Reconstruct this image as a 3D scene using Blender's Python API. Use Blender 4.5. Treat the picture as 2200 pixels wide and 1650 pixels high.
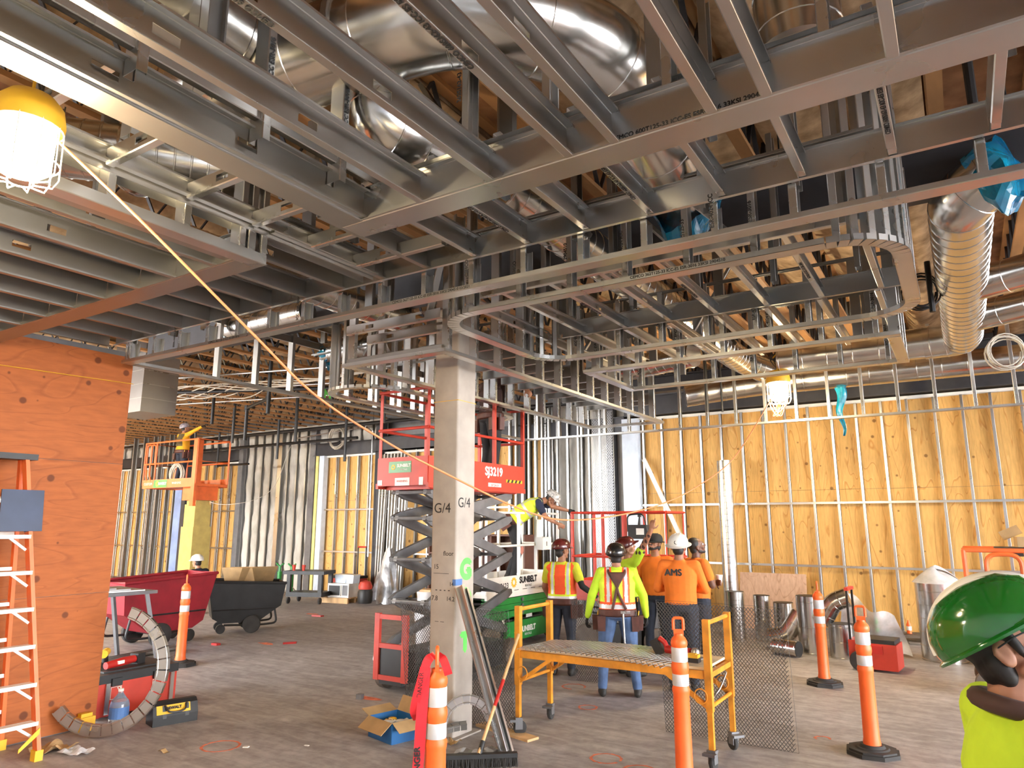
import bpy, bmesh, math, random
import numpy as np
from math import sin, cos, pi, radians as rad
from mathutils import Vector as V, Matrix as M, Quaternion
random.seed(7)
for o in list(bpy.data.objects): bpy.data.objects.remove(o)
SC = bpy.context.scene
COL = SC.collection
# ---------------- camera
cd = bpy.data.cameras.new('camera'); cam = bpy.data.objects.new('camera', cd); COL.objects.link(cam)
cam.location = (0, 0, 1.85)
cam.rotation_euler = (rad(90 + 11.16), 0, rad(32.32))
cd.sensor_fit = 'HORIZONTAL'; cd.sensor_width = 36.0; cd.lens = 36.0 * 1510 / 2200
cd.clip_start = 0.05; cd.clip_end = 400
SC.camera = cam
# ---------------- daylight: an even bright sky that enters through the open right end and a gap added in the front wall
w = bpy.data.worlds.new('sky'); SC.world = w; w.use_nodes = True
bg = w.node_tree.nodes['Background']
bg.inputs[0].default_value = (0.95, 0.97, 1.0, 1); bg.inputs[1].default_value = SKY = 17.0
SC.view_settings.view_transform = 'Standard'; SC.view_settings.look = 'None'
SC.view_settings.gamma = 1.0; SC.view_settings.use_curve_mapping = False
SC.view_settings.exposure = 0.7

# ---------------- materials
MATS = {}
def nodes(m): return m.node_tree.nodes, m.node_tree.links
def mat(name, col, rough=.6, metal=0., var=.12, scale=6., bump=0., stretch=(1, 1, 1), col2=None, coat=0., alpha=1., emit=0., trans=0., coord='Object', spec=.5, detail=4.):
    if name in MATS: return MATS[name]
    m = bpy.data.materials.new(name); m.use_nodes = True
    N, L = nodes(m); b = N['Principled BSDF']
    b.inputs['Roughness'].default_value = rough; b.inputs['Metallic'].default_value = metal
    b.inputs['Coat Weight'].default_value = coat; b.inputs['Alpha'].default_value = alpha
    b.inputs['Transmission Weight'].default_value = trans; b.inputs['Specular IOR Level'].default_value = spec
    tc = N.new('ShaderNodeTexCoord'); mp = N.new('ShaderNodeMapping'); mp.inputs['Scale'].default_value = stretch
    L.new(tc.outputs[coord], mp.inputs[0])
    nz = N.new('ShaderNodeTexNoise'); nz.inputs['Scale'].default_value = scale; nz.inputs['Detail'].default_value = detail
    L.new(mp.outputs[0], nz.inputs['Vector'])
    rp = N.new('ShaderNodeValToRGB')
    c1 = col; c2 = col2 or tuple(min(1, c * (1 + var * 1.2)) for c in col)
    lo = tuple(c * (1 - var) for c in c1)
    rp.color_ramp.elements[0].position = .3; rp.color_ramp.elements[1].position = .7
    rp.color_ramp.elements[0].color = (*lo, 1); rp.color_ramp.elements[1].color = (*c2, 1)
    L.new(nz.outputs['Fac'], rp.inputs[0]); L.new(rp.outputs[0], b.inputs['Base Color'])
    if bump:
        bp = N.new('ShaderNodeBump'); bp.inputs['Strength'].default_value = bump; bp.inputs['Distance'].default_value = .02
        L.new(nz.outputs['Fac'], bp.inputs['Height']); L.new(bp.outputs[0], b.inputs['Normal'])
    if metal > .5:
        mr = N.new('ShaderNodeMapRange'); mr.inputs[3].default_value = rough - .05; mr.inputs[4].default_value = rough + .06
        L.new(nz.outputs['Fac'], mr.inputs[0]); L.new(mr.outputs[0], b.inputs['Roughness'])
    if emit:
        b.inputs['Emission Color'].default_value = (*col, 1); b.inputs['Emission Strength'].default_value = emit
    MATS[name] = m
    return m

def plywood(name, base, dark, light, axis, knot=True, seed=0.):
    m = bpy.data.materials.new(name); m.use_nodes = True; N, L = nodes(m); b = N['Principled BSDF']
    b.inputs['Roughness'].default_value = .62; b.inputs['Specular IOR Level'].default_value = .3
    g = N.new('ShaderNodeNewGeometry'); mp = N.new('ShaderNodeMapping')
    mp.inputs['Scale'].default_value = {'z': (1.0, 1.0, .16), 'y': (1., .2, 1.)}[axis]; mp.inputs['Location'].default_value = (seed, seed * 1.7, seed)
    L.new(g.outputs['Position'], mp.inputs[0])
    n1 = N.new('ShaderNodeTexNoise'); n1.inputs['Scale'].default_value = 2.2; n1.inputs['Detail'].default_value = 2; n1.inputs['Distortion'].default_value = .6
    L.new(mp.outputs[0], n1.inputs['Vector'])
    mu = N.new('ShaderNodeMath'); mu.operation = 'MULTIPLY'; mu.inputs[1].default_value = 13
    fr = N.new('ShaderNodeMath'); fr.operation = 'FRACT'
    L.new(n1.outputs['Fac'], mu.inputs[0]); L.new(mu.outputs[0], fr.inputs[0])
    n2 = N.new('ShaderNodeTexNoise'); n2.inputs['Scale'].default_value = 30; n2.inputs['Detail'].default_value = 3
    L.new(mp.outputs[0], n2.inputs['Vector'])
    r = N.new('ShaderNodeValToRGB'); e = r.color_ramp.elements
    e[0].position = 0; e[0].color = (*base, 1); e[1].position = 1; e[1].color = (*light, 1)
    x = e.new(.82); x.color = (*base, 1); x = e.new(.92); x.color = (*dark, 1)
    L.new(fr.outputs[0], r.inputs[0])
    mx = N.new('ShaderNodeMixRGB'); mx.blend_type = 'MULTIPLY'; mx.inputs[0].default_value = .5
    r2 = N.new('ShaderNodeValToRGB'); r2.color_ramp.elements[0].color = (.62, .6, .56, 1); r2.color_ramp.elements[0].position = .3; r2.color_ramp.elements[1].position = .65
    L.new(n2.outputs['Fac'], r2.inputs[0]); L.new(r.outputs[0], mx.inputs[1]); L.new(r2.outputs[0], mx.inputs[2])
    out = mx.outputs[0]
    if knot:
        vo = N.new('ShaderNodeTexVoronoi'); vo.inputs['Scale'].default_value = 2.6 if axis == 'z' else 3.4
        vo.voronoi_dimensions = '2D'; sx = N.new('ShaderNodeSeparateXYZ'); cx = N.new('ShaderNodeCombineXYZ'); L.new(g.outputs['Position'], sx.inputs[0])
        L.new(sx.outputs[0 if axis == 'z' else 1], cx.inputs[0]); L.new(sx.outputs[2], cx.inputs[1]); L.new(cx.outputs[0], vo.inputs['Vector'])
        sp = N.new('ShaderNodeSeparateColor'); L.new(vo.outputs['Color'], sp.inputs[0])
        rr = N.new('ShaderNodeMath'); rr.operation = 'MULTIPLY'; rr.inputs[1].default_value = .10 if axis == 'z' else .13; L.new(sp.outputs[0], rr.inputs[0])
        lt = N.new('ShaderNodeMath'); lt.operation = 'SUBTRACT'; L.new(rr.outputs[0], lt.inputs[0]); L.new(vo.outputs['Distance'], lt.inputs[1])
        k = N.new('ShaderNodeMapRange'); k.inputs[1].default_value = -.01; k.inputs[2].default_value = .03; L.new(lt.outputs[0], k.inputs[0])
        gm = N.new('ShaderNodeMath'); gm.operation = 'GREATER_THAN'; gm.inputs[1].default_value = .25; L.new(sp.outputs[1], gm.inputs[0])
        m2 = N.new('ShaderNodeMath'); m2.operation = 'MULTIPLY'; L.new(k.outputs[0], m2.inputs[0]); L.new(gm.outputs[0], m2.inputs[1])
        m3 = N.new('ShaderNodeMath'); m3.operation = 'MULTIPLY'; m3.inputs[1].default_value = .8; L.new(m2.outputs[0], m3.inputs[0])
        mk = N.new('ShaderNodeMixRGB'); mk.inputs[2].default_value = (dark[0] * .3, dark[1] * .26, dark[2] * .3, 1)
        L.new(m3.outputs[0], mk.inputs[0]); L.new(out, mk.inputs[1]); out = mk.outputs[0]
    L.new(out, b.inputs['Base Color'])
    MATS[name] = m
    return m

def concrete():
    m = bpy.data.materials.new('concrete_floor'); m.use_nodes = True; N, L = nodes(m); b = N['Principled BSDF']
    g = N.new('ShaderNodeNewGeometry')
    def noise(sc, stretch, det=5, rot=0, dist=0.):
        mp = N.new('ShaderNodeMapping'); mp.inputs['Scale'].default_value = stretch; mp.inputs['Rotation'].default_value = (0, 0, rot)
        L.new(g.outputs['Position'], mp.inputs[0])
        n = N.new('ShaderNodeTexNoise'); n.inputs['Scale'].default_value = sc; n.inputs['Detail'].default_value = det; n.inputs['Roughness'].default_value = .65; n.inputs['Distortion'].default_value = dist
        L.new(mp.outputs[0], n.inputs['Vector']); return n
    a = noise(.5, (1, 1, 1)); s = noise(1.6, (1, 5, 1), 6, rad(30), .8); f = noise(9, (1, 1, 1), 6)
    r = N.new('ShaderNodeValToRGB'); e = r.color_ramp.elements
    e[0].position = .25; e[0].color = (.27, .245, .235, 1); e[1].position = .72; e[1].color = (.46, .44, .44, 1)
    L.new(a.outputs['Fac'], r.inputs[0])
    r2 = N.new('ShaderNodeValToRGB'); e = r2.color_ramp.elements; e[0].position = .38; e[0].color = (.62, .58, .56, 1); e[1].position = .62; e[1].color = (1.08, 1.06, 1.06, 1)
    L.new(s.outputs['Fac'], r2.inputs[0])
    r3 = N.new('ShaderNodeValToRGB'); e = r3.color_ramp.elements; e[0].position = .35; e[0].color = (.75, .74, .74, 1); e[1].position = .6; e[1].color = (1.06, 1.06, 1.06, 1)
    L.new(f.outputs['Fac'], r3.inputs[0])
    m1 = N.new('ShaderNodeMixRGB'); m1.blend_type = 'MULTIPLY'; m1.inputs[0].default_value = .75; L.new(r.outputs[0], m1.inputs[1]); L.new(r2.outputs[0], m1.inputs[2])
    m2 = N.new('ShaderNodeMixRGB'); m2.blend_type = 'MULTIPLY'; m2.inputs[0].default_value = .8; L.new(m1.outputs[0], m2.inputs[1]); L.new(r3.outputs[0], m2.inputs[2])
    L.new(m2.outputs[0], b.inputs['Base Color'])
    mr = N.new('ShaderNodeMapRange'); mr.inputs[3].default_value = .42; mr.inputs[4].default_value = .75; L.new(s.outputs['Fac'], mr.inputs[0]); L.new(mr.outputs[0], b.inputs['Roughness'])
    bp = N.new('ShaderNodeBump'); bp.inputs['Strength'].default_value = .25; bp.inputs['Distance'].default_value = .01; L.new(f.outputs['Fac'], bp.inputs['Height']); L.new(bp.outputs[0], b.inputs['Normal'])
    MATS['concrete_floor'] = m; return m

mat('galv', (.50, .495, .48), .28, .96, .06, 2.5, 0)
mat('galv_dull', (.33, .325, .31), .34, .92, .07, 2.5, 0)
mat('duct', (.58, .57, .545), .21, 1., .12, 3.5, .05)
mat('duct_seam', (.5, .49, .46), .35, 1.)
mat('steel_dark', (.045, .045, .05), .5, .3)
mat('steel_grey', (.16, .16, .165), .5, .4)
mat('black_pipe', (.012, .012, .013), .42, .2)
mat('wood_truss', (.38, .19, .07), .7, 0, .3, 4, 0, (1, .2, 1))
mat('deck', (.20, .075, .025), .85, 0, .5, 3.5, .6, (1, 1, 1), (.36, .17, .075))
mat('batt', (.44, .28, .14), .9, 0, .45, 5, .9, (1, 1, 1), (.62, .44, .26))
mat('insul', (.50, .47, .40), .8, 0, .25, 4, .8, (1, 1, .5), (.58, .55, .49))
mat('orange', (.86, .13, .02), .45, 0, .08)
mat('orange_rail', (.72, .14, .03), .45, 0, .12)
mat('red', (.42, .018, .014), .42, 0, .15)
mat('red_bright', (.47, .036, .018), .5, 0, .12)
mat('red_tub', (.26, .008, .018), .55, 0, .15)
mat('black', (.014, .014, .015), .5, 0, .3)
mat('rubber', (.03, .028, .027), .8, 0, .3)
mat('grey_arm', (.13, .13, .135), .45, .1, .2)
mat('tyre', (.13, .10, .08), .8, 0, .3)
mat('green', (.012, .20, .035), .4, 0, .15)
mat('green_helmet', (.006, .115, .012), .12, 0, .05, coat=.6)
mat('white', (.72, .70, .66), .5, 0, .08)
mat('white_paint', (.74, .73, .69), .45, 0, .06)
mat('reflective', (.58, .58, .60), .4, .2, .1)
mat('yellow_scaf', (.62, .24, .02), .45, 0, .25, 8)
mat('yellow', (.75, .42, .02), .5, 0, .1)
mat('wood', (.55, .34, .16), .65, 0, .25, 6, 0, (1, 1, .15))
mat('wood_pale', (.66, .52, .34), .65, 0, .2, 6, 0, (.15, 1, 1))
mat('card', (.38, .24, .11), .8, 0, .15)
mat('blue_box', (.012, .11, .30), .55, 0, .1)
mat('blue_film', (.0, .10, .27), .22, 0, .35, 5, .8, (1, 1, 1), (.005, .28, .42), alpha=.85, coat=.4)
mat('blue_tape', (.08, .18, .42), .6)
mat('ink', (.015, .015, .016), .7, 0, .3)
mat('green_paint', (.12, .62, .10), .7, 0, .2)
mat('orange_paint', (.62, .17, .09), .8, 0, .35, 14)
mat('clear', (.85, .9, .95), .08, 0, .02, trans=.85, spec=.5)
mat('plastic_film', (.62, .63, .66), .25, 0, .2, 6, .5, alpha=.75)
mat('tarp', (.42, .43, .45), .3, .4, .5, 5, .8)
mat('cord', (.72, .24, .09), .6, 0, .1)
mat('cable', (.55, .50, .42), .6, 0, .2)
mat('lamp', (1., .82, .48), .4, 0, .0, emit=26)
mat('column', (.38, .335, .29), .75, 0, .14, 4, .15, detail=8)
mat('wallboard', (.60, .68, .78), .6, 0, .08)
mat('yellow_board', (.72, .62, .22), .7, 0, .1)
mat('tape_red', (.62, .02, .03), .4, 0, .15)
plywood('ply_orange', (.37, .104, .024), (.30, .08, .018), (.40, .118, .029), 'y', True, .0)
plywood('ply_yellow', (.76, .45, .145), (.60, .29, .07), (.82, .53, .20), 'z', True, 4.)
plywood('ply_osb', (.56, .36, .25), (.42, .25, .16), (.62, .42, .30), 'z', False, 9.)
concrete()
def G(n): return MATS[n]
# ---------------- mesh helpers
class MB:
    def __init__(s): s.v = []; s.f = []; s.mi = []
    def add(s, vs, fs, mi=0):
        n = len(s.v); s.v += [tuple(x) for x in vs]; s.f += [tuple(i + n for i in f) for f in fs]; s.mi += [mi] * len(fs); return s
    def box(s, c, d, rot=None, mi=0):
        c = V(c); hx, hy, hz = d[0] / 2, d[1] / 2, d[2] / 2
        vs = [V((x, y, z)) for x in (-hx, hx) for y in (-hy, hy) for z in (-hz, hz)]
        if rot is not None: vs = [rot @ q for q in vs]
        return s.add([c + q for q in vs], [(0, 1, 3, 2), (4, 6, 7, 5), (0, 4, 5, 1), (2, 3, 7, 6), (0, 2, 6, 4), (1, 5, 7, 3)], mi)
    def bb(s, x0, x1, y0, y1, z0, z1, mi=0): return s.box(((x0 + x1) / 2, (y0 + y1) / 2, (z0 + z1) / 2), (abs(x1 - x0), abs(y1 - y0), abs(z1 - z0)), None, mi)
    def bar(s, a, b, w, h=None, up=(0, 0, 1), mi=0):
        a, b = V(a), V(b); h = h or w; d = b - a; R = frame(d, up)
        return s.box((a + b) / 2, (d.length, w, h), R, mi)
    def tube(s, pts, r, seg=10, caps=True, mi=0, closed=False):
        pts = [V(p) for p in pts]; n = len(pts); rs = r if isinstance(r, (list, tuple)) else [r] * n
        vs, fs = [], []; prev = None
        for i, p in enumerate(pts):
            if closed: t = pts[(i + 1) % n] - pts[i - 1]
            else: t = pts[min(i + 1, n - 1)] - pts[max(i - 1, 0)]
            t = t.normalized() if t.length > 1e-9 else V((0, 0, 1))
            if prev is None:
                a = V((0, 0, 1)) if abs(t.z) < .9 else V((1, 0, 0)); u = t.cross(a).normalized()
            else:
                u = prev - t * prev.dot(t); u.normalize()
            prev = u; w_ = t.cross(u)
            for k in range(seg):
                th = 2 * pi * k / seg; vs.append(p + (u * cos(th) + w_ * sin(th)) * rs[i])
        m = n if closed else n - 1
        for i in range(m):
            for k in range(seg):
                a = i * seg + k; b = i * seg + (k + 1) % seg; c = ((i + 1) % n) * seg + (k + 1) % seg; d = ((i + 1) % n) * seg + k
                fs.append((a, b, c, d))
        if caps and not closed: fs += [tuple(range(seg))[::-1], tuple((n - 1) * seg + k for k in range(seg))]
        return s.add(vs, fs, mi)
    def cyl(s, a, b, r, seg=14, r2=None, mi=0): return s.tube([a, b], [r, r if r2 is None else r2], seg, True, mi)
    def lathe(s, prof, c=(0, 0, 0), seg=24, R=None, mi=0):
        vs, fs = [], []; n = len(prof); c = V(c)
        for r, z in prof:
            for k in range(seg):
                th = 2 * pi * k / seg; q = V((r * cos(th), r * sin(th), z)); vs.append(c + (R @ q if R is not None else q))
        for i in range(n - 1):
            for k in range(seg):
                fs.append((i * seg + k, i * seg + (k + 1) % seg, (i + 1) * seg + (k + 1) % seg, (i + 1) * seg + k))
        if prof[0][0] > 1e-4: fs.append(tuple(range(seg))[::-1])
        if prof[-1][0] > 1e-4: fs.append(tuple((n - 1) * seg + k for k in range(seg)))
        return s.add(vs, fs, mi)
    def prism(s, poly, a, b, u, v, mi=0):
        a, b, u, v = V(a), V(b), V(u), V(v); n = len(poly)
        vs = [a + u * p + v * q for p, q in poly] + [b + u * p + v * q for p, q in poly]
        fs = [(i, (i + 1) % n, n + (i + 1) % n, n + i) for i in range(n)] + [tuple(range(n))[::-1], tuple(range(n, 2 * n))]
        return s.add(vs, fs, mi)
    def grid(s, fn, nu, nv, th=.0, mi=0):
        P = [[V(fn(i / nu, j / nv)) for j in range(nv + 1)] for i in range(nu + 1)]
        k = lambda i, j: i * (nv + 1) + j
        vs = [q for r in P for q in r]; fs = [(k(i, j), k(i + 1, j), k(i + 1, j + 1), k(i, j + 1)) for i in range(nu) for j in range(nv)]
        return s.add(vs, fs, mi)
    def mesh(s, name='m', mats=(), smooth=False):
        me = bpy.data.meshes.new(name); me.from_pydata(s.v, [], s.f)
        for m in mats: me.materials.append(G(m) if isinstance(m, str) else m)
        if len(mats) > 1: me.polygons.foreach_set('material_index', s.mi)
        bm = bmesh.new(); bm.from_mesh(me); bmesh.ops.recalc_face_normals(bm, faces=bm.faces); bm.to_mesh(me); bm.free()
        if smooth:
            me.polygons.foreach_set('use_smooth', [True] * len(me.polygons))
            try: me.set_sharp_from_angle(angle=rad(smooth if smooth > 1 else 40))
            except Exception: pass
        me.update(); return me
def frame(d, up=(0, 0, 1)):
    d = V(d).normalized(); up = V(up)
    if abs(d.dot(up)) > .999: up = V((0, 1, 0)) if abs(d.y) < .9 else V((1, 0, 0))
    y = up.cross(d).normalized(); z = d.cross(y)
    return M((d, y, z)).transposed()
def link(o, parent=None):
    COL.objects.link(o)
    if parent is not None: o.parent = parent
    return o
def obj(name, mb, mats, parent=None, loc=(0, 0, 0), rot=(0, 0, 0), smooth=False, label=None, cat=None, group=None, kind=None, world=False):
    if isinstance(mats, str): mats = (mats,)
    me = mb.mesh(name, mats, smooth) if isinstance(mb, MB) else mb
    o = bpy.data.objects.new(name, me); link(o, parent)
    o.location = loc; o.rotation_euler = rot
    if world and parent is not None: o.location = V(loc) - parent.location
    return tag(o, label, cat, group, kind)
def tag(o, label=None, cat=None, group=None, kind=None):
    if label: o['label'] = label
    if cat: o['category'] = cat
    if group: o['group'] = group
    if kind: o['kind'] = kind
    return o
def thing(name, label, cat, loc=(0, 0, 0), rz=0., group=None, kind=None):
    o = bpy.data.objects.new(name, None); link(o); o.location = loc; o.rotation_euler = (0, 0, rz); o.empty_display_size = .1
    return tag(o, label, cat, group, kind)
def copy_tree(o, parent=None, loc=None, rz=None, label=None):
    c = o.copy(); COL.objects.link(c); c.parent = parent
    if loc is not None: c.location = loc
    if rz is not None: c.rotation_euler = (0, 0, rz)
    if label: c['label'] = label
    for ch in list(o.children): copy_tree(ch, c)
    return c
# ---------------- cold-formed steel sections
CH = {}
def chan_mesh(L, w=.092, fl=.041, lip=.011, holes=False, m='galv', t=.0022):
    k = (round(L, 3), w, fl, lip, holes, m)
    if k in CH: return CH[k]
    b = MB(); h = w / 2
    if not holes:
        c = .004
        if lip: poly = [(-h + c, 0), (h - c, 0), (h, c), (h, fl - c * .5), (h - c * .5, fl), (h - lip, fl), (h - lip, fl - t), (h - t, fl - t), (h - t, c), (h - c, t), (-h + c, t), (-h + t, c), (-h + t, fl - t), (-h + lip, fl - t), (-h + lip, fl), (-h + c * .5, fl), (-h, fl - c * .5), (-h, c)]
        else: poly = [(-h + c, 0), (h - c, 0), (h, c), (h, fl), (h - t, fl), (h - t, c), (h - c, t), (-h + c, t), (-h + t, c), (-h + t, fl), (-h, fl), (-h, c)]
        b.prism(poly, (0, 0, 0), (L, 0, 0), (0, 1, 0), (0, 0, 1))
    else:
        hh = .019; c = .005
        for s in (-1, 1):
            lp = [(h, fl - .002), (h - .002, fl), (h - lip, fl), (h - lip, fl - t), (h - t, fl - t)] if lip else [(h, fl), (h - t, fl)]
            poly = [(hh, 0), (h - c, 0), (h, c)] + lp + [(h - t, c), (h - c, t), (hh, t)]
            b.prism([(s * y, z) for y, z in poly], (0, 0, 0), (L, 0, 0), (0, 1, 0), (0, 0, 1))
        xs = [x for x in np.arange(.3, L - .1, .61)]; p = 0.
        for x in xs: b.bb(p, x - .05, -hh, hh, 0, t); p = x + .05
        b.bb(p, L, -hh, hh, 0, t)
    CH[k] = b.mesh('channel', (m,)); return CH[k]
def chan(name, p0, p1, vdir, parent, w=.092, fl=.041, lip=.011, holes=False, m='galv', label=None):
    """a steel channel from p0 to p1 (world); its web passes through the line, flanges point along vdir"""
    p0, p1 = V(p0), V(p1); d = p1 - p0; R = frame(d, vdir)
    o = bpy.data.objects.new(name, chan_mesh(d.length, w, fl, lip, holes, m)); link(o, parent)
    o.matrix_local = M.Translation(p0 - parent.location) @ R.to_4x4()
    if label: o['label'] = label
    return o
TX = {}
def text_mesh(s, size=.05, m='ink', ext=.0006, bold=0.):
    k = (s, size, m, bold)
    if k in TX: return TX[k]
    c = bpy.data.curves.new('lettering', 'FONT'); c.body = s; c.size = size; c.extrude = ext; c.align_x = 'CENTER'; c.align_y = 'CENTER'; c.resolution_u = 5
    o = bpy.data.objects.new('tmp', c); COL.objects.link(o)
    dg = bpy.context.evaluated_depsgraph_get(); me = bpy.data.meshes.new_from_object(o.evaluated_get(dg))
    bpy.data.objects.remove(o)
    if bold:   # heavier strokes: overlapping shifted copies
        vs = [tuple(v.co) for v in me.vertices]; fs = [tuple(p.vertices) for p in me.polygons]; b = MB(); d = bold * 2.2
        for i, (dx, dy) in enumerate(((0, 0), (d, 0), (-d, 0), (0, d), (0, -d))): b.add([(x + dx, y + dy, z + .0002 * i) for x, y, z in vs], fs)
        me = bpy.data.meshes.new('lettering'); me.from_pydata(b.v, [], b.f)
    me.materials.clear(); me.materials.append(G(m)); TX[k] = me; return me
def text(s, loc, right, up, parent, size=.05, m='ink', name='lettering', bold=0., rel=False):
    r, u = V(right).normalized(), V(up).normalized(); n = r.cross(u)
    o = bpy.data.objects.new(name, text_mesh(s, size, m, bold=bold)); link(o, parent)
    R = M((r, u, n)).transposed().to_4x4()
    o.matrix_local = M.Translation(V(loc) - (V((0, 0, 0)) if rel else parent.location)) @ R
    return o
def bez(pts, n=10):
    """smooth curve through points (Catmull-Rom)"""
    P = [V(p) for p in pts]; P = [P[0] * 2 - P[1]] + P + [P[-1] * 2 - P[-2]]; out = []
    for i in range(1, len(P) - 2):
        for k in range(n):
            t = k / n; a, b, c, d = P[i - 1:i + 3]
            out.append(.5 * ((2 * b) + (c - a) * t + (2 * a - 5 * b + 4 * c - d) * t * t + (3 * b - a - 3 * c + d) * t ** 3))
    return out + [P[-2]]
# ---------------- the building shell
def S(name, mb, m, parent=None, **k): return obj(name, mb, m, parent, kind=None if parent else 'structure', **k)
WY = 13.83; ZR = 4.55
floor = S('floor', MB().bb(-30, 13, -4.2, 15, -.2, 0), 'concrete_floor')
ground = S('ground', MB().bb(-70, 60, -60, 60, -.5, -.21), 'concrete_floor'); ground['label'] = 'unseen paved ground outside, added to block sky light from below'  # added below the building so the lower sky does not light the ceiling
floor['label'] = 'dusty grey concrete slab with trowel marks and stains'
def ringm(r, w=.035, n=28, a0=0., a1=2 * pi, sx=1., sy=1.):
    b = MB(); 
    for i in range(n):
        t0 = a0 + (a1 - a0) * i / n; t1 = a0 + (a1 - a0) * (i + 1) / n; k = w * (.7 + .5 * random.random())
        p = [((r) * cos(t0) * sx, r * sin(t0) * sy), ((r + k) * cos(t0) * sx, (r + k) * sin(t0) * sy), ((r + k) * cos(t1) * sx, (r + k) * sin(t1) * sy), (r * cos(t1) * sx, r * sin(t1) * sy)]
        b.prism(p, (0, 0, .001), (0, 0, .0022), (1, 0, 0), (0, 1, 0))
    return b
for x, y, r, a0, a1 in ((-2.62, 5.55, .11, 0, 5.9), (-2.28, 5.42, .12, 0, 5.2), (-5.5, 4.1, .14, 0, 6.28), (-4.0, 7.65, .12, 0, 5), (-1.25, 7.05, .05, 0, 4), (-3.45, 6.9, .08, 0, 6.28)):
    obj('paint_ring', ringm(r, .022, 28, a0, a1), 'orange_paint', floor, (x, y, 0), label='orange spray painted ring')
def blot(x, y, a, b_):
    pts = [(a * cos(t) * (1 + .25 * sin(3 * t + x)), b_ * sin(t) * (1 + .2 * cos(2 * t + y))) for t in np.linspace(0, 2 * pi, 18)[:-1]]
    obj('paint_patch', MB().prism(pts, (0, 0, .0008), (0, 0, .0018), (1, 0, 0), (0, 1, 0)), 'orange_paint', floor, (x, y, 0), label='faded orange spray paint patch')
for x, y in ((-5.62, 5.98), (-9.4, 7.7), (-11.6, 10.6), (-12.6, 9.4)): blot(x, y, .16, .07)
# roof deck, insulation and open-web trusses
ceiling = S('ceiling', MB().bb(-27, 13, -4.2, 15, ZR + .47, ZR + .62), 'deck')
ceiling['label'] = 'brown roof deck with kraft faced insulation between open web trusses'
def truss_mesh(L, webs):
    b = MB(); b.bb(-.045, .045, 0, L, 0, .04, 0); b.bb(-.045, .045, 0, L, .43, .47, 0)
    if webs:
        n = int(L / .42)
        for i in range(n):
            y = L * (i + .5) / n; h = L / n / 2
            for s in (-1, 1): b.bar((0, y, .04), (0, y + s * h, .43), .012, .035, (1, 0, 0), 1)
    return b.mesh('roof_truss', ('wood_truss', 'steel_dark'))
tm1 = truss_mesh(15.8, True)
for i in range(60):
    x = -25.5 + i * .61
    if x > 8: break
    obj('roof_truss', tm1, (), ceiling, (x, -2, ZR))
def batt_mesh(L):
    b = MB()
    def fn(u, v):
        return ((u - .5) * .5, v * L, .12 * (1 - (2 * u - 1) ** 2) * -1 + .03 * sin(v * 37) + .04 * sin(v * 11 + u * 5))
    b.grid(fn, 5, 60); b.bb(-.25, .25, 0, L, .05, .12); return b.mesh('insulation_batt', ('batt',), 60)
bm1 = batt_mesh(15.5)
for i in range(60):
    x = -25.2 + i * .61
    if x > 8: break
    if i % 5 != 2: obj('insulation_batt', bm1, (), ceiling, (x, -1.9, ZR + .36), label='tan kraft faced insulation batt')
# back wall: plywood sheathing, steel studs, girts, header and insulation
back = S('wall_back', MB().bb(-27, 13, WY + .30, WY + .42, 0, 5.1), 'steel_grey')
back['label'] = 'long sheathed outer wall behind steel studs'
def sheets(x0, x1, z1, m='ply_yellow', y=WY + .17):
    x = x0
    while x < x1 - .02:
        w_ = min(1.22, x1 - x)
        for a, b_ in ((0, 2.44), (2.44, z1)):
            obj('plywood_sheet', MB().bb(x + .002, x + w_ - .002, y, y + .018, a + .002, b_ - .002), m, back)
        x += 1.22
sheets(-5.95, 12.9, 4.04); sheets(-15.25, -12.9, 3.7); sheets(-26, -18.5, 3.72); sheets(-8.3, -7.75, 3.9); sheets(-12.2, -8.6, 3.7)
def wstuds(xs, z1, m='galv', y=WY + .09, d=.092):
    for x in xs: chan('stud', (x, y, .03), (x, y, z1), (1, 0, 0), back, d, .041, .011, False, m)
XR = list(np.arange(-5.55, 8.6, .406))
wstuds(XR, 4.0); wstuds(np.arange(-14.95, -13.1, .406), 3.65); wstuds(np.arange(-25.7, -18.6, .406), 3.7); wstuds(np.arange(-12.1, -8.7, .406), 3.7, 'galv_dull')
for x0, x1, zt in ((-5.95, 12.9, 4.02), (-15.25, -12.9, 3.68), (-26, -18.5, 3.70), (-12.8, -8.6, 3.68)):
    for z in (1.09, 2.2): chan('girt', (x0, WY + .02, z), (x1, WY + .02, z), (0, -1, 0), back, .04, .02, 0)
    chan('bottom_track', (x0, WY + .09, .0), (x1, WY + .09, 0), (0, 0, 1), back, .096, .035, 0)
    chan('top_track', (x0, WY + .09, zt), (x1, WY + .09, zt), (0, 0, -1), back, .096, .05, 0, False, 'white_paint')
# headers / dark steel beams
for x0, x1, z0, z1 in ((-5.9, 12.9, 4.05, 4.45), (-15.3, -12.8, 3.68, 4.02), (-26, -18.5, 3.72, 4.06), (-12.8, -5.9, 3.72, 4.06)):
    obj('steel_header', MB().bb(x0, x1, WY - .06, WY + .2, z0, z1).bb(x0, x1, WY - .1, WY + .2, z0, z0 + .02).bb(x0, x1, WY - .1, WY + .2, z1 - .02, z1), 'steel_dark', back, label='dark painted steel header beam')
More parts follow.
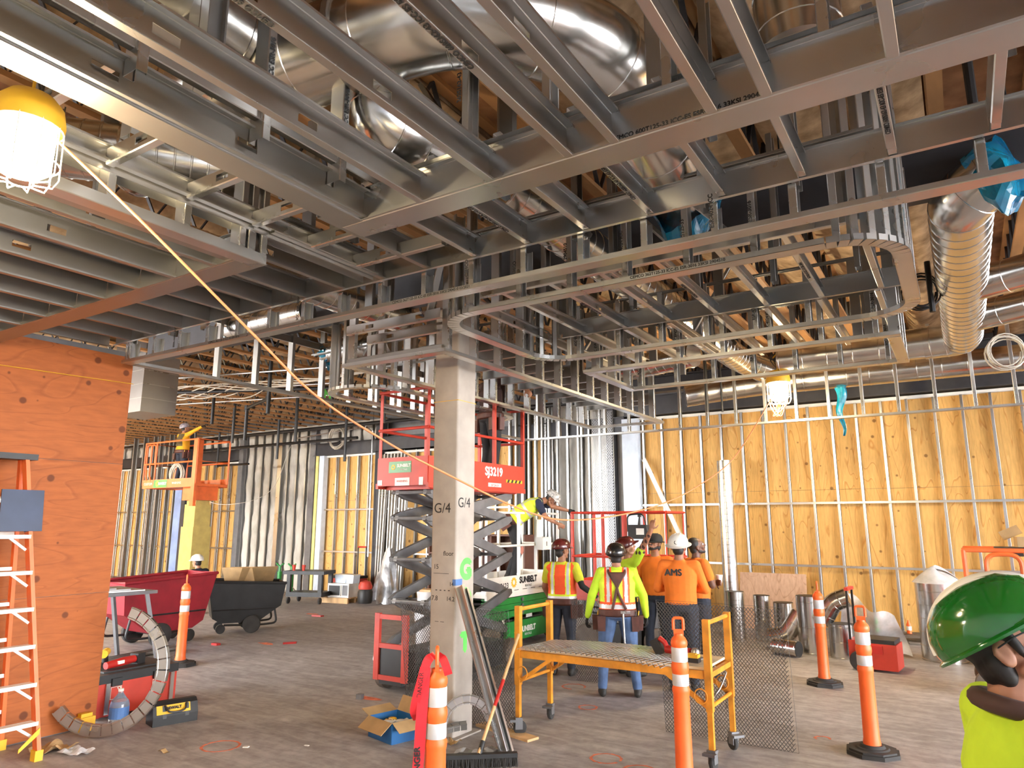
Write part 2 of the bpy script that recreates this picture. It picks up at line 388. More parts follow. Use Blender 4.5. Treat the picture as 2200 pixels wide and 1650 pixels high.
# insulated solid parts of the wall (foil-faced batts bulging between studs)
def insul(x0, x1, z0, z1, seed=0):
    n = max(1, round((x1 - x0) / .406)); w_ = (x1 - x0) / n
    for i in range(n):
        xa = x0 + i * w_; r = random.Random(seed * 50 + i); ph = r.random() * 6
        def fn(u, v, xa=xa, ph=ph):
            return (xa + .02 + u * (w_ - .04), WY + .10 - .05 * (4 * u * (1 - u)) ** .6 - .012 * sin(v * 17 + ph) - .015 * sin(v * 41 + ph * 2 + u * 4), z0 + v * (z1 - z0))
        obj('insulation_batt', MB().grid(fn, 6, int(10 * (z1 - z0))), 'insul', back, smooth=60, label='grey crinkled insulation facing between studs')
        chan('stud', (xa, WY + .05, z0), (xa, WY + .05, z1), (1, 0, 0), back, .092, .035, .011, False, 'galv_dull')
insul(-18.4, -15.35, 0, 4.5, 1); insul(-15.3, -12.8, 4.03, 4.5, 2); insul(-26, -18.5, 4.06, 4.5, 3); insul(-7.7, -6.6, 0, 4.5, 4)
obj('wall_backing', MB().bb(-18.45, -15.3, WY + .12, WY + .2, 0, 4.5).bb(-7.75, -5.95, WY + .12, WY + .2, 0, 4.5).bb(-26, -12.8, WY + .12, WY + .2, 4.06, 4.6), 'insul', back)
# posts at the bays
for x, m, w_ in ((-18.47, 'steel_grey', .2), (-15.33, 'steel_grey', .22), (-12.85, 'steel_dark', .2), (-8.45, 'black_pipe', .26), (-6.22, 'steel_dark', .16), (-7.82, 'galv', .09), (-16.7, 'galv', .16)):
    obj('wall_post', MB().bb(x - w_ / 2, x + w_ / 2, WY - .1, WY + .12, 0, 4.5), m, back)
obj('yellow_jamb', MB().bb(-15.2, -15.1, WY - .08, WY + .1, 0, 3.7), 'yellow_board', back)
obj('white_jamb', MB().bb(-15.08, -14.9, WY - .06, WY + .1, 0, 3.68).bb(-5.95, -5.6, WY - .08, WY + .12, 0, 4.0), 'wallboard', back, label='pale blue white jamb liner')
chan('diagonal_brace', (-5.5, WY - .02, 3.15), (-4.75, WY - .02, 1.5), (0, -1, 0), back, .09, .02, 0, False, 'white_paint')
# cluster of loose studs in the bay behind the scissor lift
for i in range(9): chan('stud', (-12.75 + i * .115, WY - .15 - .05 * (i % 3), 0), (-12.72 + i * .115, WY - .1, 3.6), (1, 0, 0), back, .092, .041)
for i in range(7): chan('stud', (-8.6 + i * .17, WY - .35, 0), (-8.6 + i * .17, WY - .35, 4.4), (1, 0, 0), back, .092, .041, .011, False, 'galv_dull' if i % 2 else 'galv')
for i in range(5): chan('stud', (-7.5 + i * .26, WY - .12, 0), (-7.5 + i * .26, WY - .12, 4.4), (1, 0, 0), back, .06, .041)
# ---- left partition sheathed with plywood
left = S('wall_left', MB().bb(-7.12, -7.03, -3.2, 3.84, 0, 3.55), 'steel_grey'); left['label'] = 'partition wall faced with orange plywood'
for y0 in (3.85 - 1.22 * 2, 3.85 - 2.44 * 1.5, 3.85 - 2.44 * 2.0):
    pass
for (y0, y1) in ((1.41, 3.85), (-1.03, 1.41), (-3.2, -1.03)):
    for z0, z1 in ((.01, 1.2), (1.2, 2.42), (2.42, 3.5)):
        obj('plywood_sheet', MB().bb(-7.03, -7.01 + .004 * (z0 == 1.2), y0 + .002, y1 - .002, z0 + .002, z1 - .002), 'ply_orange', left)
obj('string_line', MB().tube([(-6.99, 1.2, 3.17), (-6.99, 3.86, 3.23)], .003, 5), 'yellow', left)
# unseen end walls shaped for the light; the right end stays open to daylight
S('wall_far_left', MB().bb(-27, -26.8, -4.2, 14, 0, 5.1), 'ply_yellow')  # closed to cut the strong daylight on the far left
wl = S('wall_front', MB().bb(-27, -25, -4.2, -4.0, 0, 5.1).bb(-8, 13, -4.2, -4.0, 0, 5.1).bb(-25, -8, -4.2, -4.0, 4.5, 5.1), 'wallboard')  # keeps daylight off the near side; gap added to light the back wall
# ---------------- suspended steel framing (soffits and ceiling trays)
Z0 = 3.37; Z1 = 3.565; ZT = 4.5
UPV = (0, 0, 1)
STX = ['ICC ESR-3016', '362S162-43', 'CEMCO', '33KSI 2904510', 'ESR-4024 ICC', '362S125-33']
def stencil(par, x, y, z0, z1, k, face=-1):
    s = STX[k % len(STX)]
    text(s, (x + .021, y - .0475, (z0 + z1) / 2), (0, 0, 1), (-1, 0, 0), par, .034, 'ink', 'stencil', .0006)
def fascia_x(par, x0, x1, y, z, zt, xs, w=.092, m='galv', sten=0, top=None, ends=True):
    """a fascia in the X direction: bottom track, studs, optional top track"""
    chan('bottom_track', (x0, y + w / 2, z), (x1, y + w / 2, z), UPV, par, w + .004, .032, 0, False, m)
    for i, x in enumerate(xs):
        chan('stud', (x, y + w / 2, z + .003), (x, y + w / 2, zt), (1, 0, 0), par, w - .006, .041, .011, False, m)
        if sten and i % sten == 0: stencil(par, x, y + .003, z + .06, min(zt, z + .45), i)
    if top: chan('top_track', (x0, y + w / 2, top), (x1, y + w / 2, top), (0, 0, -1), par, w + .004, .032, 0, False, m)
def fascia_y(par, x, y0, y1, z, zt, ys, w=.092, m='galv', sten=0, top=None, sgn=1):
    chan('bottom_track', (x + w / 2, y0, z), (x + w / 2, y1, z), UPV, par, w + .004, .032, 0, False, m)
    for i, y in enumerate(ys):
        chan('stud', (x + w / 2, y, z + .003), (x + w / 2, y, zt), (0, 1, 0), par, w - .006, .041, .011, False, m)
    if top: chan('top_track', (x + w / 2, y0, top), (x + w / 2, y1, top), (0, 0, -1), par, w + .004, .032, 0, False, m)
def screw_heads(par, pts, n): pass
FC = 'metal framing'
# tray 1: grid right above the camera
g1 = thing('ceiling_grid', 'galvanised joist grid overhead ending at the long double track', FC, (-1.2, 2.45, Z0))
for x in (-2.09, -1.685, -1.28, -1.07, -.67, -.47, -.065, .34, .75, 1.15):
    chan('joist', (x, -1.6, Z0 + .076), (x, 2.46, Z0 + .076), (1, 0, 0), g1, .15, .042, .012, True)
chan('edge_track', (-2.6, 2.517, Z0 - .002), (1.6, 2.517, Z0 - .002), UPV, g1, .142, .032, 0)
chan('rim_track', (-2.6, 2.462, Z0 + .09), (1.6, 2.462, Z0 + .09), (0, -1, 0), g1, .176, .03, 0)
chan('rim_track', (-2.6, 2.575, Z0 + .09), (1.6, 2.575, Z0 + .09), (0, 1, 0), g1, .176, .03, 0)
chan('upper_track', (-2.6, 2.60, Z1 + .06), (1.6, 2.60, Z1 + .06), (0, -1, 0), g1, .09, .035, 0)
for i, x in enumerate((-2.35, -1.87, -1.42, -.86, -.27, .2, .6)):
    chan('hanger_stud', (x, 2.54, Z0 + .1), (x, 2.54, ZT), (1, 0, 0), g1); stencil(g1, x, 2.54 - .046, Z1 + .1, Z1 + .6, i)
text('CEMCO 600T125-33 ICC-ES ESR-3016 33KSI 2904510', (-.75, 2.4455, Z0 + .02), (1, 0, 0), (0, 0, 1), g1, .028, 'ink', 'stencil', .0004)
text('CEMCO ICC-ES ESR-3016 33KSI', (.55, 2.4455, Z0 + .02), (1, 0, 0), (0, 0, 1), g1, .028, 'ink', 'stencil', .0004)
for k, x in enumerate((-1.685, -1.28, -.47)):
    text('CEMCO 600S162-43 ICC-ES ESR-3016', (x + .022, 1.0 + .5 * (k % 2), Z0 - .0012), (0, -1, 0), (-1, 0, 0), g1, .03, 'ink', 'stencil', .0004)
# edge beam along the slot
g2 = thing('edge_beam', 'long dark galvanised edge beam beside the lit slot, running toward the orange cord', FC, (-2.53, 2.4, Z0))
chan('beam_track', (-2.527, -1.6, Z0), (-2.527, 2.46, Z0), UPV, g2, .146, .035, 0, False, 'galv_dull')
chan('beam_web', (-2.47, -1.6, Z0 + .09), (-2.47, 2.46, Z0 + .09), (1, 0, 0), g2, .16, .045, .012, True, 'galv_dull')
chan('beam_web', (-2.585, -1.6, Z0 + .09), (-2.585, 2.46, Z0 + .09), (-1, 0, 0), g2, .16, .03, 0, False, 'galv_dull')
chan('upper_track', (-2.40, -1.6, Z1 + .05), (-2.40, 2.5, Z1 + .05), (-1, 0, 0), g2, .10, .035, 0)
for i, y in enumerate((.75, 1.2, 1.75, 2.2)):
    chan('hanger_stud', (-2.42, y, Z0 + .1), (-2.42, y, ZT), (0, 1, 0), g2)
    text('ICC ESR-3016', (-2.42 + .05, y + .02, Z1 + .3), (0, 0, 1), (0, -1, 0), g2, .034, 'ink', 'stencil', .0006)
# slot with cross rungs (lit by the work light)
g3 = thing('slot_frame', 'brightly lit ladder of short galvanised rungs beside the caged work light', FC, (-3.0, 1.6, Z1))
chan('header_track', (-3.435, -1.6, Z0 - .003), (-3.435, 2.59, Z0 - .003), UPV, g3, .098, .06, 0)
chan('header_track', (-3.54, -1.6, Z0 + .02), (-3.54, 2.45, Z0 + .02), UPV, g3, .098, .035, 0, False, 'galv_dull')
chan('slot_track', (-3.435, -1.6, Z1 + .03), (-3.435, 3.5, Z1 + .03), (0, 0, -1), g3, .098, .05, 0)
chan('slot_rail', (-3.375, -1.6, Z1 + .06), (-3.375, 3.5, Z1 + .06), (1, 0, 0), g3, .092, .041, .011)
for y in np.arange(-.95, 2.5, .41): chan('stud', (-3.435, y + .13, Z0 + .003), (-3.435, y + .13, Z1 + .03), (0, 1, 0), g3)
for y in (2.4, 2.47, 2.55): chan('stud', (-3.435, y, Z0 + .003), (-3.435, y, ZT), (0, 1, 0), g3)
for y in (-.85, -.44, -.03, .38, .79, 1.2, 1.61, 2.04, 2.46, 2.88, 3.28): chan('rung', (-3.37, y, Z1 + .048), (-2.6, y, Z1 + .048), (0, 1, 0), g3, .09, .041, .011, True)
# left tray joists
g4 = thing('ceiling_grid', 'dark joist grid above the orange plywood wall with a reddish end track', FC, (-5, 2.5, Z0))
for i in range(8):
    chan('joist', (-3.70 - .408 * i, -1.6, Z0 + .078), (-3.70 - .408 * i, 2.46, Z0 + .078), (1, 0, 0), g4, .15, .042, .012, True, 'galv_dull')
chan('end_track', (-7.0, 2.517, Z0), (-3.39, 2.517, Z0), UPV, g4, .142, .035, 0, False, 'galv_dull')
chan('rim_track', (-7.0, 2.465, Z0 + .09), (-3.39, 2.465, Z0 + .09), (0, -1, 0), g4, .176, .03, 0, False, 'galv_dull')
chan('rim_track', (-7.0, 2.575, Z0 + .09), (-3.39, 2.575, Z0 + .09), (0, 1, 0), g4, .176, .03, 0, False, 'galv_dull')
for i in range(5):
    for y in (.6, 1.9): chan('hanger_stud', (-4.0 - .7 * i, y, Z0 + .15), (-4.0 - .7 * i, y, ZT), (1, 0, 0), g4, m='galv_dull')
# band between the trays, one step higher
g5 = thing('ceiling_band', 'raised band of short joists between the two long parallel tracks', FC, (-3, 3.1, Z1))
for i in range(20):
    x = .68 - .406 * i
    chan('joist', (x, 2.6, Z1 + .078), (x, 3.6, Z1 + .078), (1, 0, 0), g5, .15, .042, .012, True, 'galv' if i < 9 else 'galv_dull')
    if i % 3 == 1: chan('hanger_stud', (x + .06, 3.2, Z1 + .15), (x + .06, 3.2, ZT), (1, 0, 0), g5)
chan('rim_track', (-6.9, 3.595, Z1 + .078), (1.2, 3.595, Z1 + .078), (0, -1, 0), g5, .16, .03, 0)
for k, i in enumerate((2, 5, 7)): text('CEMCO 600S162-43 ICC-ES ESR-3016', (.68 - .406 * i + .022, 3.1, Z1 - .001), (0, -1, 0), (-1, 0, 0), g5, .03, 'ink', 'stencil', .0004)
# fascia 1
f1 = thing('soffit_fascia', 'longest stepped fascia track spanning from the plywood wall past the column top', FC, (-3, 3.6, Z0))
fascia_x(f1, -6.78, 1.4, 3.605, Z0, Z1, [.62 - .406 * i for i in range(19)], .1, sten=4)
chan('end_stud', (-6.74, 3.655, Z0), (-6.74, 3.655, Z1 + .1), (1, 0, 0), f1)
text('CEMCO 362T125-33 ICC-ES ESR-3016 33KSI 2904510 03/2021', (-2.95, 3.6035, Z0 + .017), (1, 0, 0), (0, 0, 1), f1, .026, 'ink', 'stencil', .0003)
text('CEMCO 362T125-33 ICC-ES ESR-3016', (-5.2, 3.6035, Z0 + .017), (1, 0, 0), (0, 0, 1), f1, .026, 'ink', 'stencil', .0003)
# curved ring fascia
def ring_path(x0, x1, y0, y1, r, n=8, corners=(1, 1, 1, 1)):
    P = []
    for (cx, cy, a0), on in zip(((x1 - r, y0 + r, -90), (x1 - r, y1 - r, 0), (x0 + r, y1 - r, 90), (x0 + r, y0 + r, 180)), corners):
        if on:
            for k in range(n + 1):
                a = rad(a0 + 90 * k / n); P.append((cx + r * cos(a), cy + r * sin(a)))
        else: P.append((cx + r * (1 if cx > (x0 + x1) / 2 else -1), cy + r * (1 if cy > (y0 + y1) / 2 else -1)))
    return P
def ring_track(name, P, z, w, leg, par, m='galv', gaps=True):
    """closed bent track: flat web with an inner and an outer leg following the path"""
    n = len(P); C = V((sum(p[0] for p in P) / n, sum(p[1] for p in P) / n))
    I = []
    for i in range(n):
        a, b, c = V(P[i - 1]), V(P[i]), V(P[(i + 1) % n]); t = ((b - a).normalized() + (c - b).normalized()).normalized(); nn = V((-t.y, t.x))
        I.append(b + nn * w)
    b = MB()
    for i in range(n):
        j = (i + 1) % n; o0, o1, i0, i1 = V(P[i]), V(P[j]), I[i], I[j]
        sh = (o1 - o0).length < .2 and gaps; g = .12 if sh else 0.
        if sh: o0, o1 = o0.lerp(o1, g), o0.lerp(o1, 1 - g)
        pr = lambda q, zz: (q.x, q.y, zz)
        for (p, q, r_, s_) in ((o0, o1, i1, i0),):
            vs = [pr(x, zz) for zz in (z, z + .002) for x in (p, q, r_, s_)]
            b.add(vs, [(0, 1, 2, 3), (7, 6, 5, 4), (0, 4, 5, 1), (1, 5, 6, 2), (2, 6, 7, 3), (3, 7, 4, 0)])
        for p, q, s in ((o0, o1, 1), (i0, i1, -1)):
            d = (q - p); k = V((-d.y, d.x)).normalized() * .002 * s
            vs = [pr(x, zz) for zz in (z, z + leg) for x in (p, q, q + k, p + k)]
            b.add(vs, [(0, 1, 2, 3), (7, 6, 5, 4), (0, 4, 5, 1), (1, 5, 6, 2), (2, 6, 7, 3), (3, 7, 4, 0)])
    b.v = [tuple(V(v) - par.location) for v in b.v]
    return obj(name, b, m, par)
f2 = thing('ring_soffit', 'rounded rectangle soffit ring of bent track hanging right of the column', FC, (-1.7, 4.9, Z0))
RP = ring_path(-3.33, -.10, 4.03, 5.86, .4, 9)
ring_track('bent_track', RP, Z0, .098, .036, f2)
for i, x in enumerate(np.arange(-2.93, -.55, .406)):
    chan('stud', (x, 4.08, Z0 + .003), (x, 4.08, Z1 + .25), (1, 0, 0), f2, .086); stencil(f2, x, 4.037, Z0 + .05, Z0 + .42, i + 1)
    chan('stud', (x, 5.81, Z0 + .003), (x, 5.81, Z1 + .3), (1, 0, 0), f2, .086)
    if i % 2 == 0: stencil(f2, x, 5.767, Z0 + .05, Z0 + .35, i)
for y in np.arange(4.5, 5.5, .406):
    chan('stud', (-.15, y, Z0), (-.15, y, 4.3), (0, 1, 0), f2, .086); chan('stud', (-3.28, y, Z0), (-3.28, y, 4.3), (0, 1, 0), f2, .086)
for a in range(7):
    t = rad(-84 + 14 * a); chan('stud', (-.5 + .35 * cos(t), 4.43 + .35 * sin(t), Z0), (-.5 + .35 * cos(t), 4.43 + .35 * sin(t), 4.5), (cos(t + 1.57), sin(t + 1.57), 0), f2, .086)
for a in range(4):
    t = rad(100 + 25 * a); chan('stud', (-2.93 + .35 * cos(t), 5.46 + .35 * sin(t), Z0), (-2.93 + .35 * cos(t), 5.46 + .35 * sin(t), 4.2), (cos(t + 1.57), sin(t + 1.57), 0), f2, .086)
    t = rad(190 + 25 * a); chan('stud', (-2.93 + .35 * cos(t), 4.43 + .35 * sin(t), Z0), (-2.93 + .35 * cos(t), 4.43 + .35 * sin(t), 4.2), (cos(t + 1.57), sin(t + 1.57), 0), f2, .086)
text('CEMCO 362T125-33 ICC-ES ESR-3016 33KSI 2904510', (-1.35, 4.0285, Z0 + .019), (1, 0, 0), (0, 0, 1), f2, .027, 'ink', 'stencil', .0003)
f2b = thing('ring_ceiling', 'raised joist grid inside and beyond the rounded soffit ring', FC, (-1.6, 5, Z1))
chan('rim_track', (-3.1, 4.27, Z1 + .04), (-.25, 4.27, Z1 + .04), (0, 1, 0), f2b, .085, .04, 0)
chan('rim_track', (-3.05, 5.72, Z1 + .075), (-.22, 5.72, Z1 + .075), (0, -1, 0), f2b, .15, .035, 0, False, 'galv_dull')
for i in range(8):
    x = -.37 - .41 * i
    chan('joist', (x, 4.28, Z1 + .047), (x, 5.72, Z1 + .047), (1, 0, 0), f2b, .09, .042, .012, True)
    chan('joist', (x - .03, 5.76, Z1 + .047), (x - .03, 7.35 + .1 * (i % 2), Z1 + .047), (1, 0, 0), f2b, .09, .042, .012)
    if i in (1, 3, 5): text('362S162-43 ICC-ES ESR-3016', (x + .022, 5.0, Z1 - .001), (0, -1, 0), (-1, 0, 0), f2b, .03, 'ink', 'stencil', .0003)
for i, x in enumerate((-.3, -.9, -1.5, -2.1, -2.7)):
    chan('hanger_stud', (x, 4.75, Z1 + .09), (x, 4.75, ZT), (1, 0, 0), f2b, m='galv_dull'); chan('hanger_stud', (x - .2, 5.6, Z1 + .15), (x - .2, 5.6, ZT), (1, 0, 0), f2b, m='galv_dull')
# soffit box around the column line
ZB = 3.30
f3 = thing('soffit_box', 'long low soffit box running past the concrete column into the room', FC, (-4.2, 7, ZB))
fascia_y(f3, -3.72, 4.65, 9.97, ZB, ZT - .1, list(np.arange(4.72, 9.9, .406)))
fascia_y(f3, -4.86, 4.65, 9.97, ZB, ZT - .1, list(np.arange(4.72, 9.9, .406)))
chan('bottom_track', (-4.86, 4.70, ZB - .003), (-3.63, 4.70, ZB - .003), UPV, f3, .098, .035, 0)
chan('bottom_track', (-4.86, 9.93, ZB - .003), (-3.63, 9.93, ZB - .003), UPV, f3, .098, .035, 0)
chan('blocking', (-4.84, 4.67, ZB + .36), (-3.70, 4.67, ZB + .36), (0, 1, 0), f3, .092, .041, .011, True)
chan('blocking', (-4.84, 4.95, ZB + .33), (-3.70, 4.95, ZB + .33), (0, 1, 0), f3, .092, .041, .011, True)
chan('blocking', (-4.84, 4.69, ZB + .05), (-3.70, 4.69, ZB + .05), (0, 1, 0), f3, .06, .041, 0, False, 'galv_dull')
for y in np.arange(5.7, 9.9, .406): chan('cross_joist', (-4.80, y, ZB + .34), (-3.70, y, ZB + .34), (0, 1, 0), f3, .15, .041, .011, False, 'galv_dull')
for i, y in enumerate(np.arange(4.72, 7.5, .406)):
    if i % 2: text('ICC ESR-4024', (-3.63 + .012, y + .02, ZB + .3), (0, 0, 1), (0, -1, 0), f3, .034, 'ink', 'stencil', .0006)
# second box right
f4 = thing('soffit_box', 'rectangular soffit frame beyond the rounded ring, nearest the big spiral ducts', FC, (-1.7, 6.7, ZB))
fascia_x(f4, -3.04, -.28, 6.12, ZB, Z1 + .3, list(np.arange(-2.9, -.3, .406)), sten=2)
fascia_x(f4, -3.04, -.28, 7.21, ZB, Z1 + .5, list(np.arange(-2.9, -.3, .406)), sten=3)
fascia_y(f4, -3.04, 6.2, 7.25, ZB - .003, ZT - .3, [6.3, 6.7, 7.1]); fascia_y(f4, -.372, 6.2, 7.25, ZB - .003, ZT - .3, [6.35, 6.75, 7.15])
# far soffit line
f5 = thing('soffit_fascia', 'thin far fascia of evenly spaced studs in front of the yellow plywood wall', FC, (-2, 10.6, 3.27))
fascia_x(f5, -6.45, 3.2, 10.58, 3.268, 4.45, list(np.arange(-6.2, 3.2, .43)), .07, sten=0)
chan('bottom_track', (-6.42, 9.7, 3.268), (-6.42, 10.6, 3.268), UPV, f5, .074, .032, 0)
# left fascia and second ring
f6 = thing('soffit_fascia', 'receding fascia running back from the corner of the orange plywood wall', FC, (-6.74, 6, Z0))
fascia_y(f6, -6.79, 3.72, 9.4, Z0, ZT - .2, list(np.arange(4.6, 9.3, .5)), .092, 'galv_dull', top=None)
chan('rail', (-6.74, 3.8, 4.05), (-6.74, 9.3, 4.05), (1, 0, 0), f6, .092, .03, 0, False, 'galv_dull'); chan('rail', (-6.5, 3.8, 4.22), (-6.5, 9.3, 4.22), (1, 0, 0), f6, .092, .03, 0, False, 'galv_dull')
text('M', (-6.72 + .01, 6.2, Z0 + .08), (0, 1, 0), (0, 0, 1), f6, .16, 'green_paint', 'spray_mark', .004)
f7 = thing('ring_soffit', 'slim oval soffit ring of notched track above the scissor lift', FC, (-5.7, 7, ZB))
RP2 = ring_path(-6.17, -5.15, 5.42, 8.55, .5, 9)
ring_track('bent_track', RP2, ZB, .09, .034, f7)
for y in np.arange(5.95, 8.2, .406):
    chan('stud', (-6.12, y, ZB), (-6.12, y, 4.4), (0, 1, 0), f7, .084); chan('stud', (-5.2, y, ZB), (-5.2, y, 4.4), (0, 1, 0), f7, .084)
for a in range(5):
    t = rad(200 + 35 * a); chan('stud', (-5.66 + .46 * cos(t), 5.92 + .46 * sin(t), ZB), (-5.66 + .46 * cos(t), 5.92 + .46 * sin(t), 4.4), (cos(t + 1.57), sin(t + 1.57), 0), f7, .084)
# extra uprights and braces up in the ceiling void
f8 = thing('brace_frame', 'tangle of vertical hanger studs and diagonal braces up near the roof deck', FC, (-2, 5, 4))
rr = random.Random(3)
for i in range(40):
    x = rr.uniform(-6.5, -.4); y = rr.choice((2.9, 3.9, 4.4, 5.9, 6.4, 6.9, 7.6, 8.4, 1.6))
    chan('hanger_stud', (x, y, Z1 + .1), (x, y, ZT), rr.choice(((1, 0, 0), (0, 1, 0))), f8, m='galv_dull')
for i in range(14):
    x = rr.uniform(-6, -.9); y = rr.uniform(2.8, 7.5); s = rr.choice((-1, 1))
    chan('brace', (x, y, Z1 + .12), (x + s * rr.uniform(.3, .7), y + rr.uniform(-.2, .6), ZT - .1), (0, 0, 1), f8, .06, .03, .0, False, 'galv_dull')
for y in (3.95, 6.0, 7.0): chan('strongback', (-6.8, y, 3.95), (-.2, y, 3.95), (0, 0, -1), f8, .04, .02, 0, False, 'galv_dull')
# steel roof beams
for y, z0, z1, x0, x1, nm in ((5.46, 4.10, 4.50, -9.6, 4, 'dark steel roof beam carried by the concrete column'), (12.2, 4.2, 4.5, -5.5, 4, 'dark steel roof beam close to the yellow plywood wall')):
    obj('roof_beam', MB().bb(x0, x1, y - .1, y + .1, z0, z0 + .02).bb(x0, x1, y - .1, y + .1, z1 - .02, z1).bb(x0, x1, y - .008, y + .008, z0, z1), 'steel_dark', kind='structure', label=nm)
# ---- concrete-coloured column
col = thing('column', 'square painted steel column with felt-pen notes and green spray letters', 'column', (-4.1, 5.44, 0), kind='structure')
b = MB(); r_ = .022; h = .146
poly = []
for sx, sy, a0 in ((1, 1, 0), (-1, 1, 90), (-1, -1, 180), (1, -1, 270)):
    for k in range(4): a = rad(a0 + 30 * k); poly.append((sx * (h - r_) + r_ * cos(a), sy * (h - r_) + r_ * sin(a)))
b.prism(poly, (0, 0, 0), (0, 0, 4.1), (1, 0, 0), (0, 1, 0)); b.bb(-.2, .2, -.2, .2, 0, .012)
obj('shaft', b, 'column', col, smooth=50)
# writing on it: -Y face (right = +X), +X face (right = +Y)
XA, YA = (1, 0, 0), (0, 1, 0); fy = -h - .0008; fx = h + .0008
for s, x, z, sz in (('G/4', -.02, 1.98, .13), ('15', -.08, 1.45, .06), ('7.8', -.09, 1.17, .06), ('14.2', .09, 1.17, .055), ('- - - -', 0, 1.25, .08), ('_____', -.02, 1.42, .07), ('_ _', -.03, 1.0, .08), ('floor', .06, 1.57, .06), ('14', .1, 1.3, .05)):
    text(s, (x, fy, z), XA, UPV, col, sz, 'ink', 'felt_pen_note', 0, True)
text('G/4', (fx, -.03, 2.03), YA, UPV, col, .13, 'ink', 'felt_pen_note', 0, True)
for s, z, sz in (('G', 1.42, .24), ('O', 1.17, .2), ('T', .78, .22)): text(s, (fx, .01, z), YA, UPV, col, sz, 'green_paint', 'spray_letter', .008, True)
obj('painter_tape', MB().bb(h - .035, h + .001, -h - .001, -h, 1.29, 1.345).bb(h, h + .001, -h, -h + .1, 1.29, 1.345), 'blue_tape', col)
obj('chalk_line', MB().bb(-h - .001, h + .001, -h - .001, h + .001, 2.995, 3.0), 'yellow', col)
# ---------------- ductwork
def corner_path(pts, R=.3, n=5):
    P = [V(p) for p in pts]; out = [P[0]]
    for i in range(1, len(P) - 1):
        a, b, c = P[i - 1], P[i], P[i + 1]; r = min(R, (b - a).length * .45, (c - b).length * .45)
        p, q = b + (a - b).normalized() * r, b + (c - b).normalized() * r
        for k in range(n + 1):
            t = k / n; out.append(p * (1 - t) ** 2 + b * 2 * t * (1 - t) + q * t * t)
    return out + [P[-1]]
def duct_mesh(pts, r, pitch=.14, R=.35, bump=.004, gores=5, seg=28, r_end=None):
    P = corner_path(pts, R, gores); L = [0.]
    for a, b in zip(P, P[1:]): L.append(L[-1] + (b - a).length)
    S_ = []; T = L[-1]
    k = .03
    marks = sorted(set([round(x, 4) for x in np.arange(.02, T, pitch)]))
    for m_ in marks: S_ += [(m_ - .006, 0), (m_ - .003, bump), (m_ + .003, bump), (m_ + .006, 0)]
    S_ += [(x, 0) for x in L]; S_ = sorted(s for s in S_ if 0 <= s[0] <= T)
    pts2, rs = [], []
    for s, e in S_:
        i = max(0, min(len(L) - 2, int(np.searchsorted(L, s) - 1))); t = (s - L[i]) / max(1e-9, L[i + 1] - L[i])
        p = P[i].lerp(P[i + 1], t)
        if pts2 and (p - pts2[-1]).length < 1e-4: continue
        pts2.append(p); rs.append((r if r_end is None else r + (r_end - r) * s / T) + e)
    return MB().tube(pts2, rs, seg)
def film(name, c, axis, r, parent, seed, l=.3, flap=.35):
    """crumpled blue film tied over an open duct end"""
    rr = random.Random(seed); ax = V(axis).normalized(); Rm = frame(ax); ph = [rr.uniform(0, 6) for _ in range(8)]
    def fn(u, v):
        th = u * 2 * pi; s = v
        w_ = 1 + .07 * sin(5 * th + ph[0]) + .06 * sin(9 * th + ph[1] + 4 * s) + .05 * sin(13 * th + 7 * s + ph[2])
        if s < .55: rad_ = r * (1.02 + .05 * s) * w_; x = l * (-.45 + s * .9)
        else:
            t = (s - .55) / .45; rad_ = r * (1.05 - t) * w_; x = l * (.05 + .12 * sin(3 * th + ph[3]) * (1 - t) + .1 * t)
        fl = max(0, sin(th + ph[4])) ** 4 * flap * max(0, 1 - abs(s - .3) * 2.2)
        q = Rm @ V((x, rad_ * cos(th), rad_ * sin(th))); q.z -= fl * r * 1.6
        return c + q
    b = MB().grid(fn, 44, 16)
    me = b.mesh(name, ('blue_film',)); o = obj(name, me, (), parent, world=True)
    md = o.modifiers.new('thick', 'SOLIDIFY'); md.thickness = .002
    return o
def duct(name, label, pts, r, pitch=.14, R=.35, films=(), m='duct', bands=(), **k):
    c = V(pts[0]); t = thing(name, label, 'duct', c)
    rel = [V(p) - c for p in pts]
    obj('duct_pipe', duct_mesh(rel, r, pitch, R, **k), m, t, smooth=35)
    for (p, ax, rr_, s, *x) in films: film('blue_film', V(p) - c + c, ax, rr_, t, s, *x).location = V((0, 0, 0)) - c
    for (p, ax, rr_) in bands:
        q = V(p) - c; a = V(ax).normalized() * .018; obj('draw_band', MB().cyl(q - a, q + a, rr_, 28), 'duct_seam', t, smooth=35)
    return t
duct('supply_duct', 'largest shiny round duct crossing overhead and curving back past the joists', [(-3.5, 2.08, 4.22), (-1.72, 2.32, 4.22), (-1.3, 2.9, 4.2), (-1.42, 4.55, 4.1)], .235, .42, .5, films=[((-1.42, 4.55, 4.1), (-.05, 1, -.05), .24, 1, .34, .5)], gores=6,
     bands=[((-2.35, 2.235, 4.22), (1, .13, 0), .25), ((-2.95, 2.154, 4.22), (1, .13, 0), .245)])
duct('branch_duct', 'short duct elbow dropping below the largest overhead duct', [(-2.35, 2.42, 4.15), (-2.35, 2.42, 3.86), (-2.1, 3.05, 3.8)], .15, .16, .25, films=[((-2.1, 3.05, 3.8), (.4, 1, 0), .15, 2)])
duct('reducer_duct', 'narrow duct reducer left of the largest overhead duct', [(-4.4, 2.3, 4.1), (-3.45, 2.1, 4.2)], .15, .25, r_end=.2)
duct('supply_duct', 'wide duct in the upper left corner above the caged work light', [(-3.0, -.6, 4.35), (-2.95, 1.95, 4.3)], .25, .5)
